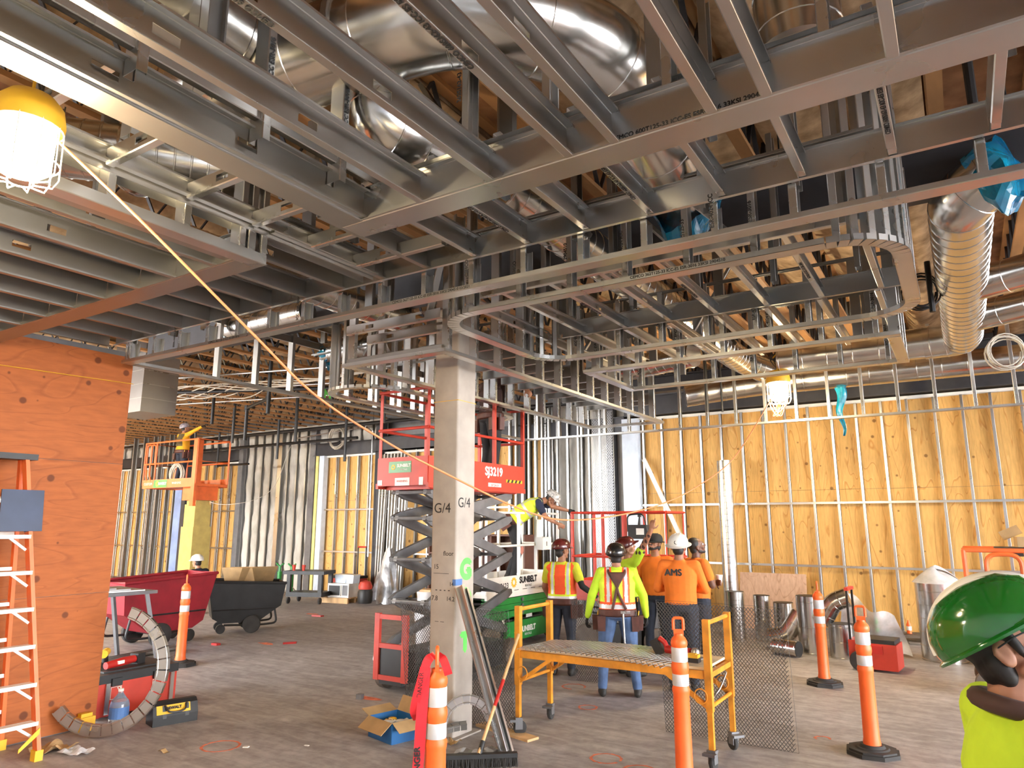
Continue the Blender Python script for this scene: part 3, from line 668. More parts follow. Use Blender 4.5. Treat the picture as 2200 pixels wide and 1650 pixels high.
duct('flex_duct', 'bright rounded duct end showing between rungs beside the work light', [(-4.9, 1.0, 3.95), (-3.95, 1.9, 3.95), (-3.55, 2.6, 3.98)], .17, .09, .3)
duct('drop_duct', 'vertical duct collar at the top right above the double track', [(-.42, 3.15, 4.5), (-.42, 3.15, 3.98)], .19, .2)
duct('spiral_duct', 'long diagonal spiral duct receding under the joists right of the column', [(-2.5, 3.75, 4.15), (-2.5, 10.2, 4.15), (-2.2, 11.0, 4.05)], .18, .15, .5)
duct('spiral_duct', 'front one of two parallel spiral ducts under the roof by the back wall', [(-1.9, 9.75, 4.0), (-.2, 9.72, 4.0)], .19, .3)
duct('spiral_duct', 'rear one of two parallel spiral ducts above the far fascia studs', [(-3.6, 10.9, 3.85), (-2.6, 11.3, 4.0), (1.05, 11.3, 4.0)], .18, .3, .5, films=[((1.05, 11.3, 4.0), (1, 0, 0), .2, 5, .3, 1.)])
fd = duct('spiral_duct', 'upright-looking spiral duct at right with two side branches and blue film', [(.42, 5.3, 4.12), (.2, 5.45, 4.02), (.2, 9.7, 4.0), (-.2, 9.72, 4.0)], .2, .17, .3, films=[((.47, 5.27, 4.14), (1, -.6, .5), .2, 3, .32, .7)])
for y, s in ((7.5, 6), (8.75, 7)):
    c = V((.42, 5.3, 4.12)); p = V((.3, y, 4.0)) - c; q = V((.95, y - .3, 4.02)) - c
    o = obj('branch_pipe', duct_mesh([p, q], .15, .25), 'duct', fd, smooth=35); film('blue_film', q + c, (1, -.3, 0), .15, fd, s, .25, 1.).location = -c
duct('spiral_duct', 'spiral duct passing behind the long fascia left of the column', [(-4.95, 2.9, 4.0), (-4.9, 5.5, 4.0)], .15, .12)
duct('spiral_duct', 'slim spiral duct with blue end behind the fascia near the plywood wall', [(-6.95, 4.8, 4.0), (-5.55, 4.8, 4.0)], .12, .12, films=[((-6.9, 4.8, 4.0), (-1, 0, 0), .12, 8, .2, .8)])
duct('spiral_duct', 'spiral duct stub with a torn blue film end above the oval ring', [(-6.75, 6.2, 4.0), (-5.6, 6.2, 4.0)], .15, .12, films=[((-6.75, 6.2, 4.0), (-1, 0, 0), .15, 9, .25, 1.6)])
duct('spiral_duct', 'low spiral duct stub between the soffit box and the plywood wall', [(-3.9, 9.0, 3.95), (-2.7, 8.6, 3.95)], .16, .12, films=[((-3.9, 9.0, 3.95), (-1, .2, 0), .16, 10, .25, .5)])
film_o = thing('blue_film_strip', 'torn strip of blue film hanging beside the far work light', 'film', (-1.38, 11.3, 3.85))
def strip(u, v): return (.10 * (v - .5) * (1.6 - 1.3 * u) + .03 * sin(9 * u), .02 * sin(7 * v + 5 * u), -.75 * u)
o = obj('film_strip', MB().grid(strip, 16, 5), 'blue_film', film_o, smooth=60); o.modifiers.new('t', 'SOLIDIFY').thickness = .002
# rectangular riser duct near the left
rd = thing('rectangular_duct', 'flat sided sheet metal duct hanging beside the end of the plywood wall', 'duct', (-11.4, 6.5, 3.6))
obj('duct_box', MB().bb(-.45, .45, -.3, .3, 0, 1.42), 'galv_dull', rd)
for z in (.22, .45, .68): obj('cross_seam', MB().bb(-.455, .455, -.305, .305, z, z + .008), 'galv', rd)
# ---------------- sprinkler and black pipes
def pipe(name, label, pts, r=.025, m='black_pipe', cat='pipe', group=None):
    c = V(pts[0]); t = MB().tube([V(p) - c for p in corner_path(pts, .06, 3)], r, 8)
    if abs(V(pts[-1]).z - V(pts[0]).z) < .2 and r > .03:   # threaded hanger rods up to the deck
        for q in (.02, .35, .65, .98): h_ = V(pts[0]).lerp(V(pts[-1]), q); t.cyl(h_ - c, V((h_.x, h_.y, 5.03)) - c, .006, 6)
    for p in pts[1:-1]: t.cyl(V(p) - c + V((0, 0, -r * 1.4)), V(p) - c + V((0, 0, r * 1.4)), r * 1.5, 8)
    return obj(name, t, m, None, c, smooth=40, label=label, cat=cat, group=group)
pipe('sprinkler_main', 'long black pipe running along the top of the insulated back wall', [(-25, 13.3, 4.38), (-6, 13.3, 4.38)], .05)
pipe('sprinkler_main', 'lower black pipe crossing in front of the insulated back wall', [(-21, 13.0, 4.0), (-12.9, 13.0, 3.98)], .04)
pipe('sprinkler_main', 'black pipe near the ceiling running above the mast lift', [(-16.5, 6.0, 4.3), (-9.0, 9.6, 4.35)], .035)
pipe('sprinkler_main', 'black pipe across the ceiling void at upper right', [(-.9, 4.75, 4.3), (3, 4.75, 4.3)], .035)
PG = 'short black drop pipes below the roof trusses'
for i, (x, y, z) in enumerate(((-11.2, 6.75, 3.75), (-13.3, 9.1, 3.9), (-10.0, 7.9, 3.7), (-11.6, 9.9, 3.5), (-9.3, 8.7, 3.75), (-14.5, 10.5, 3.7), (-8.6, 9.3, 3.6), (-12.5, 12.2, 3.3), (-15.2, 12.4, 3.5))):
    pipe('drop_pipe', 'short black drop pipe ' + ('nearest the flat sided duct', 'straight above the orange mast lift', 'behind the near fascia studs', 'right of the yellow sleeved worker', 'beside the bent offset pipe', 'farthest left beyond the mast lift', 'left of the oval soffit ring', 'in front of the back wall header', 'before the insulated wall')[i] + ' under the trusses', [(x, y, 5.02), (x, y, z)], .035, group=PG)
pipe('bent_pipe', 'black pipe with two right angle bends hanging before the insulated wall', [(-18.0, 12.6, 4.4), (-18.0, 12.6, 3.45), (-16.6, 12.6, 3.45)], .03)
pipe('bent_pipe', 'black offset pipe below the trusses right of the yellow sleeved worker', [(-10.9, 8.6, 4.35), (-10.9, 8.6, 4.15), (-11.9, 8.9, 4.1), (-11.9, 8.9, 3.45)], .035)
pipe('sprinkler_drop', 'thick black sprinkler drop at upper right ending in a brass head', [(.28, 4.4, 5.03), (.28, 4.4, 3.72)], .026)
pipe('sprinkler_drop', 'sprinkler drop with a red collar beside the rounded soffit corner', [(-.05, 7.2, 4.2), (-.05, 7.2, 3.72)], .025)
pipe('vent_pipe', 'black drop rod pair left of the far work light, nearer one', [(-3.05, 10.2, 4.4), (-3.05, 10.2, 3.45)], .015)
pipe('vent_pipe', 'black drop rod pair left of the far work light, farther one', [(-2.85, 10.3, 4.4), (-2.85, 10.3, 3.45)], .015)
pipe('conduit', 'bent grey conduit pair running down the back wall behind the scissor lift', [(-16, 13.6, 4.2), (-13.2, 13.6, 4.35), (-12.95, 13.6, 4.2), (-12.95, 13.6, 1.0)], .02, 'galv')
for i, (x, y, z) in enumerate(((-9.5, 7.5, 4.4), (-10.4, 8.5, 4.42), (-8.5, 6.5, 4.4))):
    pipe('conduit', ('pale conduit below the trusses', 'second pale conduit beneath the trusses', 'nearest pale conduit beneath the trusses')[i] + ' above the mast lift', [(x - 6, y, z), (x, y + 1.6, z)], .018, 'galv')
def coil(name, label, c, r, n, ax, m='black_pipe', t=.008):
    Rm = frame(ax); pts = []
    for i in range(n * 20 + 1):
        a = 2 * pi * i / 20; k = r * (1 + .12 * sin(i * .37) + .06 * sin(i * .11)); pts.append(Rm @ V((.03 * sin(i * .23), k * cos(a), k * sin(a))))
    return obj(name, MB().tube(pts, t, 6), m, None, c, smooth=60, label=label, cat='cable')
coil('cable_coil', 'coil of black cable hanging left of the upright spiral duct', (-.12, 7.3, 3.95), .15, 5, (.4, -1, 0))
coil('cable_coil', 'coil of pale grey cable hanging under the right side duct branch', (.55, 8.9, 3.62), .17, 5, (.3, -1, 0), 'cable')
coil('cable_coil', 'coil of grey cable hung on the insulated back wall', (-14.2, 13.55, 4.12), .28, 5, (0, -1, 0), 'cable', .012)
for k in range(7):
    rr = random.Random(k + 20); x = -12.5 + k * .35
    pts = bez([(x - 2.5, 7.2 + .2 * k, 4.42), (x - 1.2, 7.4 + .2 * k, 4.3 - .1 * rr.random()), (x, 7.9 + .1 * k, 4.44), (x + 1.5, 8.3, 4.28), (x + 3.2, 8.6, 4.4)], 6)
    obj('ceiling_cable', MB().tube([p - pts[0] for p in pts], .011, 5), 'cable', None, pts[0], smooth=60, label='loose pale cable draped below the roof trusses above the mast lift', cat='cable', group='cables draped under the trusses')
pts = bez([(-19.2, 12.6, 4.5), (-18.6, 12.3, 3.6), (-18.3, 12.4, 2.6), (-17.3, 12.6, 2.35), (-16, 12.9, 2.7), (-15.4, 13, 3.9)], 8)
obj('ceiling_cable', MB().tube([p - pts[0] for p in pts], .008, 5), 'cable', None, pts[0], smooth=60, label='thin cable looping down in front of the insulated back wall', cat='cable')
# ---------------- caged work lights; the visible pair is joined by the orange cord
def work_light(label, loc, s, tilt=0.):
    t = thing('work_light', label, 'work light', loc, 0, 'caged temporary work lights')
    k = s; R = .085 * k; Hh = .17 * k
    obj('glass', MB().lathe([(.0, -Hh), (R * .6, -Hh * .98), (R * .86, -Hh * .86), (R * .9, -.02 * k), (R * .6, 0)], seg=20), 'lamp', t, smooth=40)
    obj('housing', MB().lathe([(R * 1.12, -.015 * k), (R * 1.15, .01 * k), (R * 1.05, .055 * k), (R * .75, .085 * k), (R * .3, .095 * k), (0, .096 * k)], seg=20), 'yellow', t, smooth=40)
    b = MB()
    for i in range(10):
        a = 2 * pi * i / 10; c_, s_ = cos(a), sin(a)
        b.tube([(R * 1.1 * c_, R * 1.1 * s_, 0), (R * 1.12 * c_, R * 1.12 * s_, -Hh * .95), (R * .95 * c_, R * .95 * s_, -Hh * 1.12), (R * .35 * c_, R * .35 * s_, -Hh * 1.15)], .0022 * k, 5)
    for z, r in ((-Hh * .1, 1.1), (-Hh * .75, 1.12), (-Hh * 1.14, .4)): b.tube([(R * r * cos(a), R * r * sin(a), z) for a in np.linspace(0, 2 * pi, 25)[:-1]], .0022 * k, 5, closed=True)
    obj('wire_cage', b, 'white_paint', t, smooth=40)
    obj('hook', MB().tube(corner_path([(0, 0, .09 * k), (0, 0, .15 * k), (.035 * k, 0, .19 * k), (0, 0, .235 * k), (-.03 * k, 0, .20 * k)], .03, 4), .005 * k, 6), 'yellow', t, smooth=40)
    b = MB()
    for i in range(4):
        rr = random.Random(i + int(loc[1] * 10)); pts = bez([(0, .03, .1 * k), (rr.uniform(-.08, .08) * k, .03, .2 * k), (rr.uniform(-.1, .1) * k, .02, .3 * k), (rr.uniform(-.05, .05), 0, .22 * k), (.02, .02, .36 * k)], 6); b.tube(pts, .005, 5)
    obj('tied_cord', b, 'black', t, smooth=60)
    ld = bpy.data.lights.new('bulb', 'POINT'); ld.energy = LAMP * (s ** 2); ld.color = (1., .80, .50); ld.shadow_soft_size = .09
    lo = bpy.data.objects.new('bulb', ld); link(lo, t); lo.location = (0, 0, -Hh * 1.25)
    return t
LAMP = 120
work_light('yellow caged work light glowing at upper left beside the slot rungs', (-2.85, 1.07, 3.34), 1.25)
work_light('glowing caged work light hanging under the far fascia at right', (-1.93, 9.75, 3.72), 1.6)
work_light('unseen caged lamp added behind the plywood wall to brighten the left floor', (-9.2, 2.4, 3.45), 1.25)  # extra lamp out of view, lifts the floor at back left
work_light('unseen caged lamp added to brighten the back left walls, nearer one', (-15.5, 5.2, 3.8), 1.7)  # added where the plywood hides it, to light the back left plywood
work_light('unseen caged lamp added to brighten the back left walls, farther one', (-21, 7.6, 3.8), 1.7)  # second hidden fill for the same back left walls
work_light('unseen caged lamp added to brighten the near left floor', (-5.3, -1.6, 3.2), 1.1)  # added outside the view as warm fill for the near floor
pts = bez([(-2.84, 1.14, 3.33), (-2.8, 1.5, 3.1), (-2.75, 2.05, 2.73), (-2.71, 2.43, 2.48), (-2.66, 2.9, 2.29), (-2.61, 3.3, 2.16), (-2.53, 4.06, 1.95), (-2.47, 4.61, 1.87), (-2.39, 5.41, 1.91), (-2.3, 6.26, 2.03), (-2.22, 6.99, 2.21), (-2.12, 7.89, 2.52), (-2.04, 8.69, 2.97), (-1.95, 9.6, 3.55)], 8)
obj('extension_cord', MB().tube([p - pts[0] for p in pts], .0062, 7), 'cord', None, pts[0], smooth=60, label='orange extension cord sagging from the near work light past the column', cat='cord')
b = MB()
for i in range(5):
    rr = random.Random(i + 77); q = bez([(0, 0, .05), (rr.uniform(-.15, .1), 0, -.15), (rr.uniform(-.1, .12), .02, -.38), (rr.uniform(-.02, .14), 0, -.2), (.05, 0, .05)], 7); b.tube(q, .008, 5)
obj('cord_bundle', b, 'cord', None, (-1.95, 9.72, 3.62), smooth=60, label='bundled orange cord looped under the far work light', cat='cord')
# ---------------- lifts
def logo(par, loc, right, up, s, m='yellow'):
    """sunflower shaped badge: toothed ring"""
    r, u = V(right), V(up); n = r.cross(u); b = MB(); P = []
    for i in range(24):
        a = 2 * pi * i / 24; k = s * (1 if i % 2 == 0 else .74); P.append((k * cos(a), k * sin(a)))
    Q = [(s * .42 * cos(2 * pi * i / 24), s * .42 * sin(2 * pi * i / 24)) for i in range(24)]
    for i in range(24):
        j = (i + 1) % 24; b.prism([P[i], P[j], Q[j], Q[i]], V(loc), V(loc) + n * .0015, r, u)
    return obj('sun_badge', b, m, par)
def rail(b, pts, r=.018, seg=8, close=False): b.tube(corner_path(pts, .07, 3) if not close else pts, r, seg)
def wheel(par, loc, r, w, hub='white', ty='tyre', ax=(1, 0, 0)):
    Rm = frame(ax) @ M.Rotation(pi / 2, 3, 'Y')
    o = obj('wheel', MB().lathe([(r * .55, -w / 2), (r * .93, -w / 2), (r, -w * .36), (r, w * .36), (r * .93, w / 2), (r * .55, w / 2)], seg=26, R=Rm), ty, par, loc, smooth=40)
    obj('hub', MB().lathe([(0, -w * .42), (r * .3, -w * .46), (r * .56, -w * .35), (r * .56, w * .35), (r * .3, w * .46), (0, w * .42)], seg=20, R=Rm), hub, o, smooth=40)
    return o
def scissor_lift(name, label, loc, rz, L, W, levels, zd, body, arm, railm, top, skirt=(.0, .28), mid=.5):
    """origin at centre of the near end on the floor; +y runs along the machine"""
    t = thing(name, label, 'scissor lift', loc, rz); hw = W / 2
    b = MB().bb(-hw + .1, hw - .1, .12, L - .12, .12, .34).bb(-hw + .04, hw - .04, .45, L - .45, .1, .40).bb(-hw + .12, hw - .12, .0, .12, .15, .46)
    obj('chassis', b, 'black', t)
    for x in (-1, 1):
        for y in (.22, L - .22): wheel(t, (x * (hw - .06), y, .19), .19, .11, ax=(1, 0, 0))
    y0, y1 = .18, L - .2
    for i, (za, zb) in enumerate(zip(levels, levels[1:])):
        for s in (-1, 1):
            for k, x in ((1, s * (hw - .1)), (-1, s * (hw - .17))):
                a, c = ((y0, za), (y1, zb)) if k == 1 else ((y1, za), (y0, zb))
                b = MB(); d = V((0, c[0] - a[0], c[1] - a[1])); n = V((0, -d.z, d.y)).normalized() * .055; e = d.normalized()
                p, q = V((x, a[0], a[1])), V((x, c[0], c[1]))
                poly = [p - e * .02 - n * .5, p - e * .02 + n * .5, p + e * .1 + n, q - e * .1 + n, q + e * .02 + n * .5, q + e * .02 - n * .5, q - e * .1 - n, p + e * .1 - n]
                hx = V((.025, 0, 0)); vs = [v - hx for v in poly] + [v + hx for v in poly]
                b.add(vs, [tuple(range(8))[::-1], tuple(range(8, 16))] + [(j, (j + 1) % 8, 8 + (j + 1) % 8, 8 + j) for j in range(8)])
                obj('scissor_arm', b, arm, t)
        for y in (y0, y1): obj('cross_pin', MB().cyl((-hw + .08, y, zb), (hw - .08, y, zb), .022, 8), arm if arm != 'green' else 'black', t)
    obj('platform', MB().bb(-hw, hw, 0, L, zd - .05, zd).bb(-hw + .05, hw - .05, .1, L - .1, zd - .1, zd - .05), body if body != 'green' else 'white_paint', t)
    z0, z1 = zd - .06 + skirt[0], zd + skirt[1]
    b = MB().bb(hw - .008, hw + .008, 0, L, z0, z1).bb(-hw - .008, -hw + .008, 0, L, z0, z1).bb(-hw, hw, -.008, .008, z0, z1).bb(-hw, hw, L - .008, L + .008, z0, z1)
    for x in (-1, 1): b.bb(x * hw - .02, x * hw + .02, -.01, L + .01, z0 - .03, z0 + .03)
    obj('toe_board', b, body if body != 'green' else 'white_paint', t)
    b = MB()
    for z in (zd + mid, zd + top):
        for x in (-hw, hw): rail(b, [(x, 0, z), (x, L, z)])
        for y in (0, L): rail(b, [(-hw, y, z), (hw, y, z)])
    for x in (-hw, hw):
        for y in (0, L * .42, L * .66, L): xx = x * (1 - .032 / W); b.bb(xx - .02, xx + .02, y - .02 + (.03 if y == 0 else 0), y + .02, zd, zd + top)
    obj('guard_rail', b, railm, t, smooth=35)
    return t
# red lift left of the column
LZ = [.48, .96, 1.43, 1.90, 2.2]
r1 = scissor_lift('scissor_lift', 'raised red scissor lift standing directly behind the concrete column', (-5.46, 6.25, 0), 0, 2.08, .76, LZ, 2.33, 'red_bright', 'grey_arm', 'red_bright', 1.06, (0, .27), .6)
b = MB()
for x in (-.2, .2): b.bb(x - .035, x + .035, -.12, -.08, .16, .86)
for z in (.19, .52, .825): b.bb(-.164, .164, -.117, -.083, z - .025, z + .025)
obj('entry_ladder', b, 'red_bright', r1); obj('battery_box', MB().bb(-.16, .16, -.1, .05, .12, .5), 'black', r1)
obj('sign_panel', MB().bb(-.2, .14, -.012, -.009, 2.42, 2.55), 'green', r1); logo(r1, (-.13, -.0125, 2.485), (1, 0, 0), (0, 0, 1), .035)
text('SUNBELT', (.03, -.0135, 2.50), (1, 0, 0), (0, 0, 1), r1, .05, 'white', rel=True, bold=.001); text('RENTALS', (.03, -.0135, 2.455), (1, 0, 0), (0, 0, 1), r1, .025, 'white', rel=True)
text('SJ3219', (.39, 1.33, 2.49), (0, 1, 0), (0, 0, 1), r1, .15, 'white', rel=True, bold=.003)
obj('hazard_strip', MB().bb(.389, .391, 1.62, 2.02, 2.37, 2.41), 'yellow', r1)
obj('notice_plate', MB().bb(.389, .391, 1.2, 1.5, 2.29, 2.35).bb(-.1, .12, -.012, -.01, 2.27, 2.36).bb(.26, .32, -.012, -.01, 2.27, 2.36).bb(-.37, -.3, -.012, -.01, 2.28, 2.34), 'white', r1)
text('SKYJACK', (.3925, 1.35, 2.32), (0, 1, 0), (0, 0, 1), r1, .045, 'red', rel=True); text('WARNING', (.01, -.0135, 2.32), (1, 0, 0), (0, 0, 1), r1, .035, 'red', rel=True)
for i in range(4): obj('hazard_bar', MB().prism([(0, 0), (.045, 0), (.07, .04), (.025, .04)], (.3912, 1.64 + .095 * i, 2.37), (.392, 1.64 + .095 * i, 2.37), (0, 1, 0), (0, 0, 1)), 'ink', r1)
# green lift with the white platform
g_ = scissor_lift('scissor_lift', 'lowered green scissor lift with a white platform and white guard rails', (-6.34, 8.72, 0), 0, 2.2, .76, [.45, .52, .58, .66, .74], .95, 'green', 'green', 'white_paint', 1.05, (-.12, .1), .55)
for i, z in enumerate((.5, .6, .69)): obj('scissor_beam', MB().bb(.32, .4, .05, 2.1, z - .045, z + .04), 'green', g_)
for i, z in enumerate((.5, .6, .69)): obj('pivot_pin', MB().cyl((.4, .95, z), (.425, .95, z), .03, 10), 'steel_grey', g_)
obj('side_panel', MB().bb(.36, .41, .5, 1.75, .1, .38), 'green', g_)
X_ = .413
logo(g_, (X_, .78, .22), (0, 1, 0), (0, 0, 1), .075); text('SUNBELT', (X_, 1.12, .24), (0, 1, 0), (0, 0, 1), g_, .11, 'white', rel=True, bold=.003); text('RENTALS', (X_, 1.12, .16), (0, 1, 0), (0, 0, 1), g_, .05, 'white', rel=True)
X_ = .39
text('10493123', (X_, .36, .91), (0, 1, 0), (0, 0, 1), g_, .115, 'ink', rel=True, bold=.001); logo(g_, (X_, .74, .95), (0, 1, 0), (0, 0, 1), .085); text('SUNBELT', (X_, 1.17, .97), (0, 1, 0), (0, 0, 1), g_, .13, 'ink', rel=True, bold=.004); text('RENTALS', (X_, 1.17, .88), (0, 1, 0), (0, 0, 1), g_, .05, 'ink', rel=True)
for i in range(8): obj('panel_slot', MB().bb(.388, .3895, .25 + .25 * i, .38 + .25 * i, .83, .838), 'ink', g_)
obj('decal', MB().bb(.385, .39, .2, .28, .38, .43).bb(.385, .39, .42, .47, .36, .43).bb(.385, .39, .78, .92, .39, .44).bb(.385, .39, 1.1, 1.28, .40, .45), 'white', g_)
obj('control_box', MB().bb(.42, .56, 1.35, 1.62, 1.42, 1.62).bb(.4, .42, 1.4, 1.55, 1.5, 1.9), 'white_paint', g_, label='pale control box hung on the rail'); obj('box_lock', MB().bb(.56, .563, 1.46, 1.48, 1.48, 1.55), 'ink', g_)
# third lift: red rails behind the workers
r3 = scissor_lift('scissor_lift', 'lowered lift with thin red guard rails behind the group of workers', (-3.62, 10.25, 0), pi / 2, 1.52, .8, [.42, .5, .58, .66], .8, 'red_bright', 'grey_arm', 'red_bright', 1.2, (0, .2), .55)
cb = thing('control_box', 'black lift control box hooked on the red rail beside the raised arm', 'control box', (-4.0, 9.79, 1.62))
obj('box_body', MB().bb(-.15, .15, -.09, .06, 0, .2), 'black', cb); obj('joystick', MB().cyl((0, -.02, .2), (.01, -.02, .32), .022, 8, .012).cyl((.01, -.02, .31), (.01, -.02, .36), .03, 8), 'black', cb)
b = MB(); rail(b, [(-.15, -.08, .1), (-.15, -.1, .34), (.1, -.1, .36), (.15, -.08, .1)], .012); obj('guard_loop', b, 'black', cb); obj('decal', MB().bb(-.02, .1, -.092, -.09, .06, .15), 'white', cb)
# mast lift at far left
mat('mast_paint', (.45, .34, .10), .5); mat_mast = 'mast_paint'
ml = thing('mast_lift', 'raised orange mast lift on a yellow mast at far left', 'mast lift', (-16.7, 11.0, 0))
b = MB(); 
for i, (hw, z0, z1) in enumerate(((.25, .3, 1.75), (.22, 1.0, 2.3), (.19, 1.9, 2.75))): obj('mast_section', MB().bb(.34 - hw, .34 + hw, -hw, hw, z0, z1), mat_mast, ml)
obj('base', MB().bb(-.7, .7, -.4, .4, .1, .35), 'orange_rail', ml)
for x in (-.55, .55):
    for y in (-.38, .38): wheel(ml, (x, y, .16), .16, .1, ax=(0, 1, 0))
PX0, PX1, PY0, PY1, PZ = -1.45, .82, -.45, .45, 2.80
obj('platform', MB().bb(PX0, PX1, PY0, PY1, PZ - .06, PZ).bb(PX0, PX1, PY0 - .01, PY0 + .01, PZ - .08, PZ + .14).bb(PX0, PX1, PY1 - .01, PY1 + .01, PZ - .08, PZ + .14).bb(PX0 - .01, PX0 + .01, PY0, PY1, PZ - .08, PZ + .14), 'orange_rail', ml)
b = MB()
for z in (PZ + .55, PZ + 1.1):
    b.tube([(PX0, PY0, z), (PX1, PY0, z), (PX1, PY1, z), (PX0, PY1, z)], .022, 8, closed=True)
for x in (PX0, PX0 + .5, PX1):
    for y in (PY0, PY1): b.cyl((x, y, PZ), (x, y, PZ + 1.1), .022, 8)
for x in (PX0 + .18, PX0 + .35): b.tube(corner_path([(x, PY0, PZ + .1), (x - .1, PY0, PZ + .3), (x - .1, PY0, PZ + 1.05), (x + .1, PY0, PZ + 1.05), (x + .1, PY0, PZ + .55)], .08, 4), .02, 8)
obj('guard_rail', b, 'orange_rail', ml, smooth=40)
obj('mast_bracket', MB().bb(.68, .83, -.48, -.40, PZ - .55, PZ + 1.08).bb(.66, .78, -.40, -.28, PZ + .0, PZ + 1.08).bb(.1, .68, -.3, .3, PZ - .4, PZ - .05), 'orange_rail', ml)
obj('sign_panel', MB().bb(PX0 + .5, PX0 + 1.1, PY0 - .014, PY0 - .01, PZ - .07, PZ + .13), 'green', ml); logo(ml, (PX0 + .68, PY0 - .0145, PZ + .03), (1, 0, 0), (0, 0, 1), .08)
text('SUNBELT', (PX0 + .9, PY0 - .016, PZ + .03), (1, 0, 0), (0, 0, 1), ml, .085, 'white', rel=True, bold=.002); text('CUSTOM', (PX0 + .26, PY0 - .012, PZ + .03), (1, 0, 0), (0, 0, 1), ml, .09, 'white', rel=True); text('WARNING', (PX0 + 1.5, PY0 - .012, PZ + .03), (1, 0, 0), (0, 0, 1), ml, .08, 'white', rel=True)
coil('hose_coil', 'coil of grey hose lying on the floor of the raised mast lift', (-16.7 - .15, 11 - .35, 3.06), .24, 5, (0, -1, 0), 'cable', .018)
# lift at the right edge
rl = thing('personnel_lift', 'orange railed lift basket at the right edge with printed notices', 'lift', (.45, 9.9, 0))
obj('base', MB().bb(-.45, .6, -.35, .4, .1, .5).bb(-.1, .2, -.1, .2, .5, .9), 'orange_rail', rl)
for x in (-.4, .5):
    for y in (-.34, .36): wheel(rl, (x, y, .14), .14, .08, ax=(0, 1, 0))
b = MB(); Z = 1.55
for z in (1.0, Z): b.tube([(-.5, -.35, z), (.75, -.35, z), (.75, .4, z), (-.5, .4, z)], .024, 8, closed=True)
for x, y in ((-.5, -.35), (-.5, .4), (.75, -.35), (.75, .4)): b.cyl((x, y, .5), (x, y, Z), .024, 8)
for x in (-.3, .35): b.tube(corner_path([(x, -.37, .6), (x, -.37, Z - .04), (x + .32, -.37, Z - .04), (x + .32, -.37, .6)], .12, 5), .024, 8)
obj('guard_rail', b, 'orange_rail', rl, smooth=40)
obj('tray', MB().bb(-.2, .9, -.32, .2, Z + .0, Z + .03).bb(-.2, .05, -.34, -.3, Z - .06, Z + .03), 'black', rl)
obj('notice_board', MB().bb(.1, .42, -.36, -.35, 1.12, 1.52).bb(.5, .8, -.36, -.35, 1.12, 1.52), 'white', rl)
for k in range(7): obj('printed_line', MB().bb(.13, .39, -.3615, -.36, 1.16 + .05 * k, 1.175 + .05 * k).bb(.53, .77, -.3615, -.36, 1.16 + .05 * k, 1.175 + .05 * k), 'ink' if k % 3 else 'red', rl)
# ---------------- delineator posts
def bollard():
    t = thing('delineator_post', 'x', 'bollard', (0, 0, 0), 0, 'orange delineator posts')
    P = [(.21 * cos(rad(22.5 + 45 * i)), .21 * sin(rad(22.5 + 45 * i))) for i in range(8)]
    b = MB().prism(P, (0, 0, 0), (0, 0, .03), (1, 0, 0), (0, 1, 0)); b.prism([(x * .9, y * .9) for x, y in P], (0, 0, .03), (0, 0, .045), (1, 0, 0), (0, 1, 0)); b.lathe([(.13, .045), (.12, .055), (.10, .055), (.085, .075), (.06, .075)], seg=24)
    obj('rubber_base', b, 'rubber', t, smooth=30)
    pr_ = [(.066, .05), (.068, .09), (.062, .12), (.0575, .62), (.062, .64), (.064, .66), (.0575, .68), (.0565, .77), (.060, .785), (.063, .80), (.063, .825), (.0565, .845), (.0555, .955), (.060, .965), (.060, .99), (.052, 1.01), (.034, 1.03), (.032, 1.045), (0, 1.046)]
    obj('tube', MB().lathe(pr_, seg=28), 'orange', t, smooth=35)
    for z0, z1, r in ((.685, .765, .0582), (.85, .95, .0573)): obj('reflective_band', MB().lathe([(r, z0), (r + .0012, z0 + .004), (r + .0012, z1 - .004), (r, z1)], seg=28), 'reflective', t, smooth=35)
    b = MB(); b.bb(-.036, .036, -.011, .011, 1.035, 1.075)
    b.tube(corner_path([(-.036, 0, 1.07), (-.036, 0, 1.155), (.036, 0, 1.155), (.036, 0, 1.07)], .02, 3), .011, 8); obj('handle', b, 'orange', t, smooth=40)
    return t
b0 = bollard()
BL = (((-2.60, 3.32), 2.23, 'orange post nearest the camera, tied with red danger tape'), ((-1.88, 5.28), .34, 'orange post in front of the yellow rolling scaffold'), ((-.83, 6.82), .12, 'orange post between the red wheeled toolbox and the green helmet'), ((-1.575, 9.3), 1.74, 'farther right orange post beside the upright ducts'), ((-8.95, 5.95), 2.55, 'orange post in front of the red tilt truck'))
for i, ((x, y), a, l) in enumerate(BL):
    o = b0 if i == 0 else copy_tree(b0); o.location = (x, y, 0); o.rotation_euler = (0, 0, a); o['label'] = l + ''
# danger tape
dt = thing('danger_tape', 'red danger tape knotted round the handle of the nearest orange post', 'tape', (-2.60, 3.32, 0))
def ribbon(pts, w, tw=0.):
    C = bez(pts, 8); b = MB(); vs = []
    for i, p in enumerate(C):
        t = (C[min(i + 1, len(C) - 1)] - C[max(i - 1, 0)]).normalized(); s = V((cos(.56 + tw * i * .1), sin(.56 + tw * i * .1), 0)); s = (s - t * s.dot(t)).normalized()
        n = t.cross(s) * .0008
        vs += [p - s * w / 2 - n, p + s * w / 2 - n, p + s * w / 2 + n, p - s * w / 2 + n]
    fs = []
    for i in range(len(C) - 1):
        for k in range(4): fs.append((4 * i + k, 4 * i + (k + 1) % 4, 4 * i + 4 + (k + 1) % 4, 4 * i + 4 + k))
    return b.add(vs, fs)
R0 = V((cos(.56), sin(.56), 0)); N0 = V((sin(.56), -cos(.56), 0))
q = lambda x, z, d=.0: R0 * x + N0 * d + V((0, 0, z))
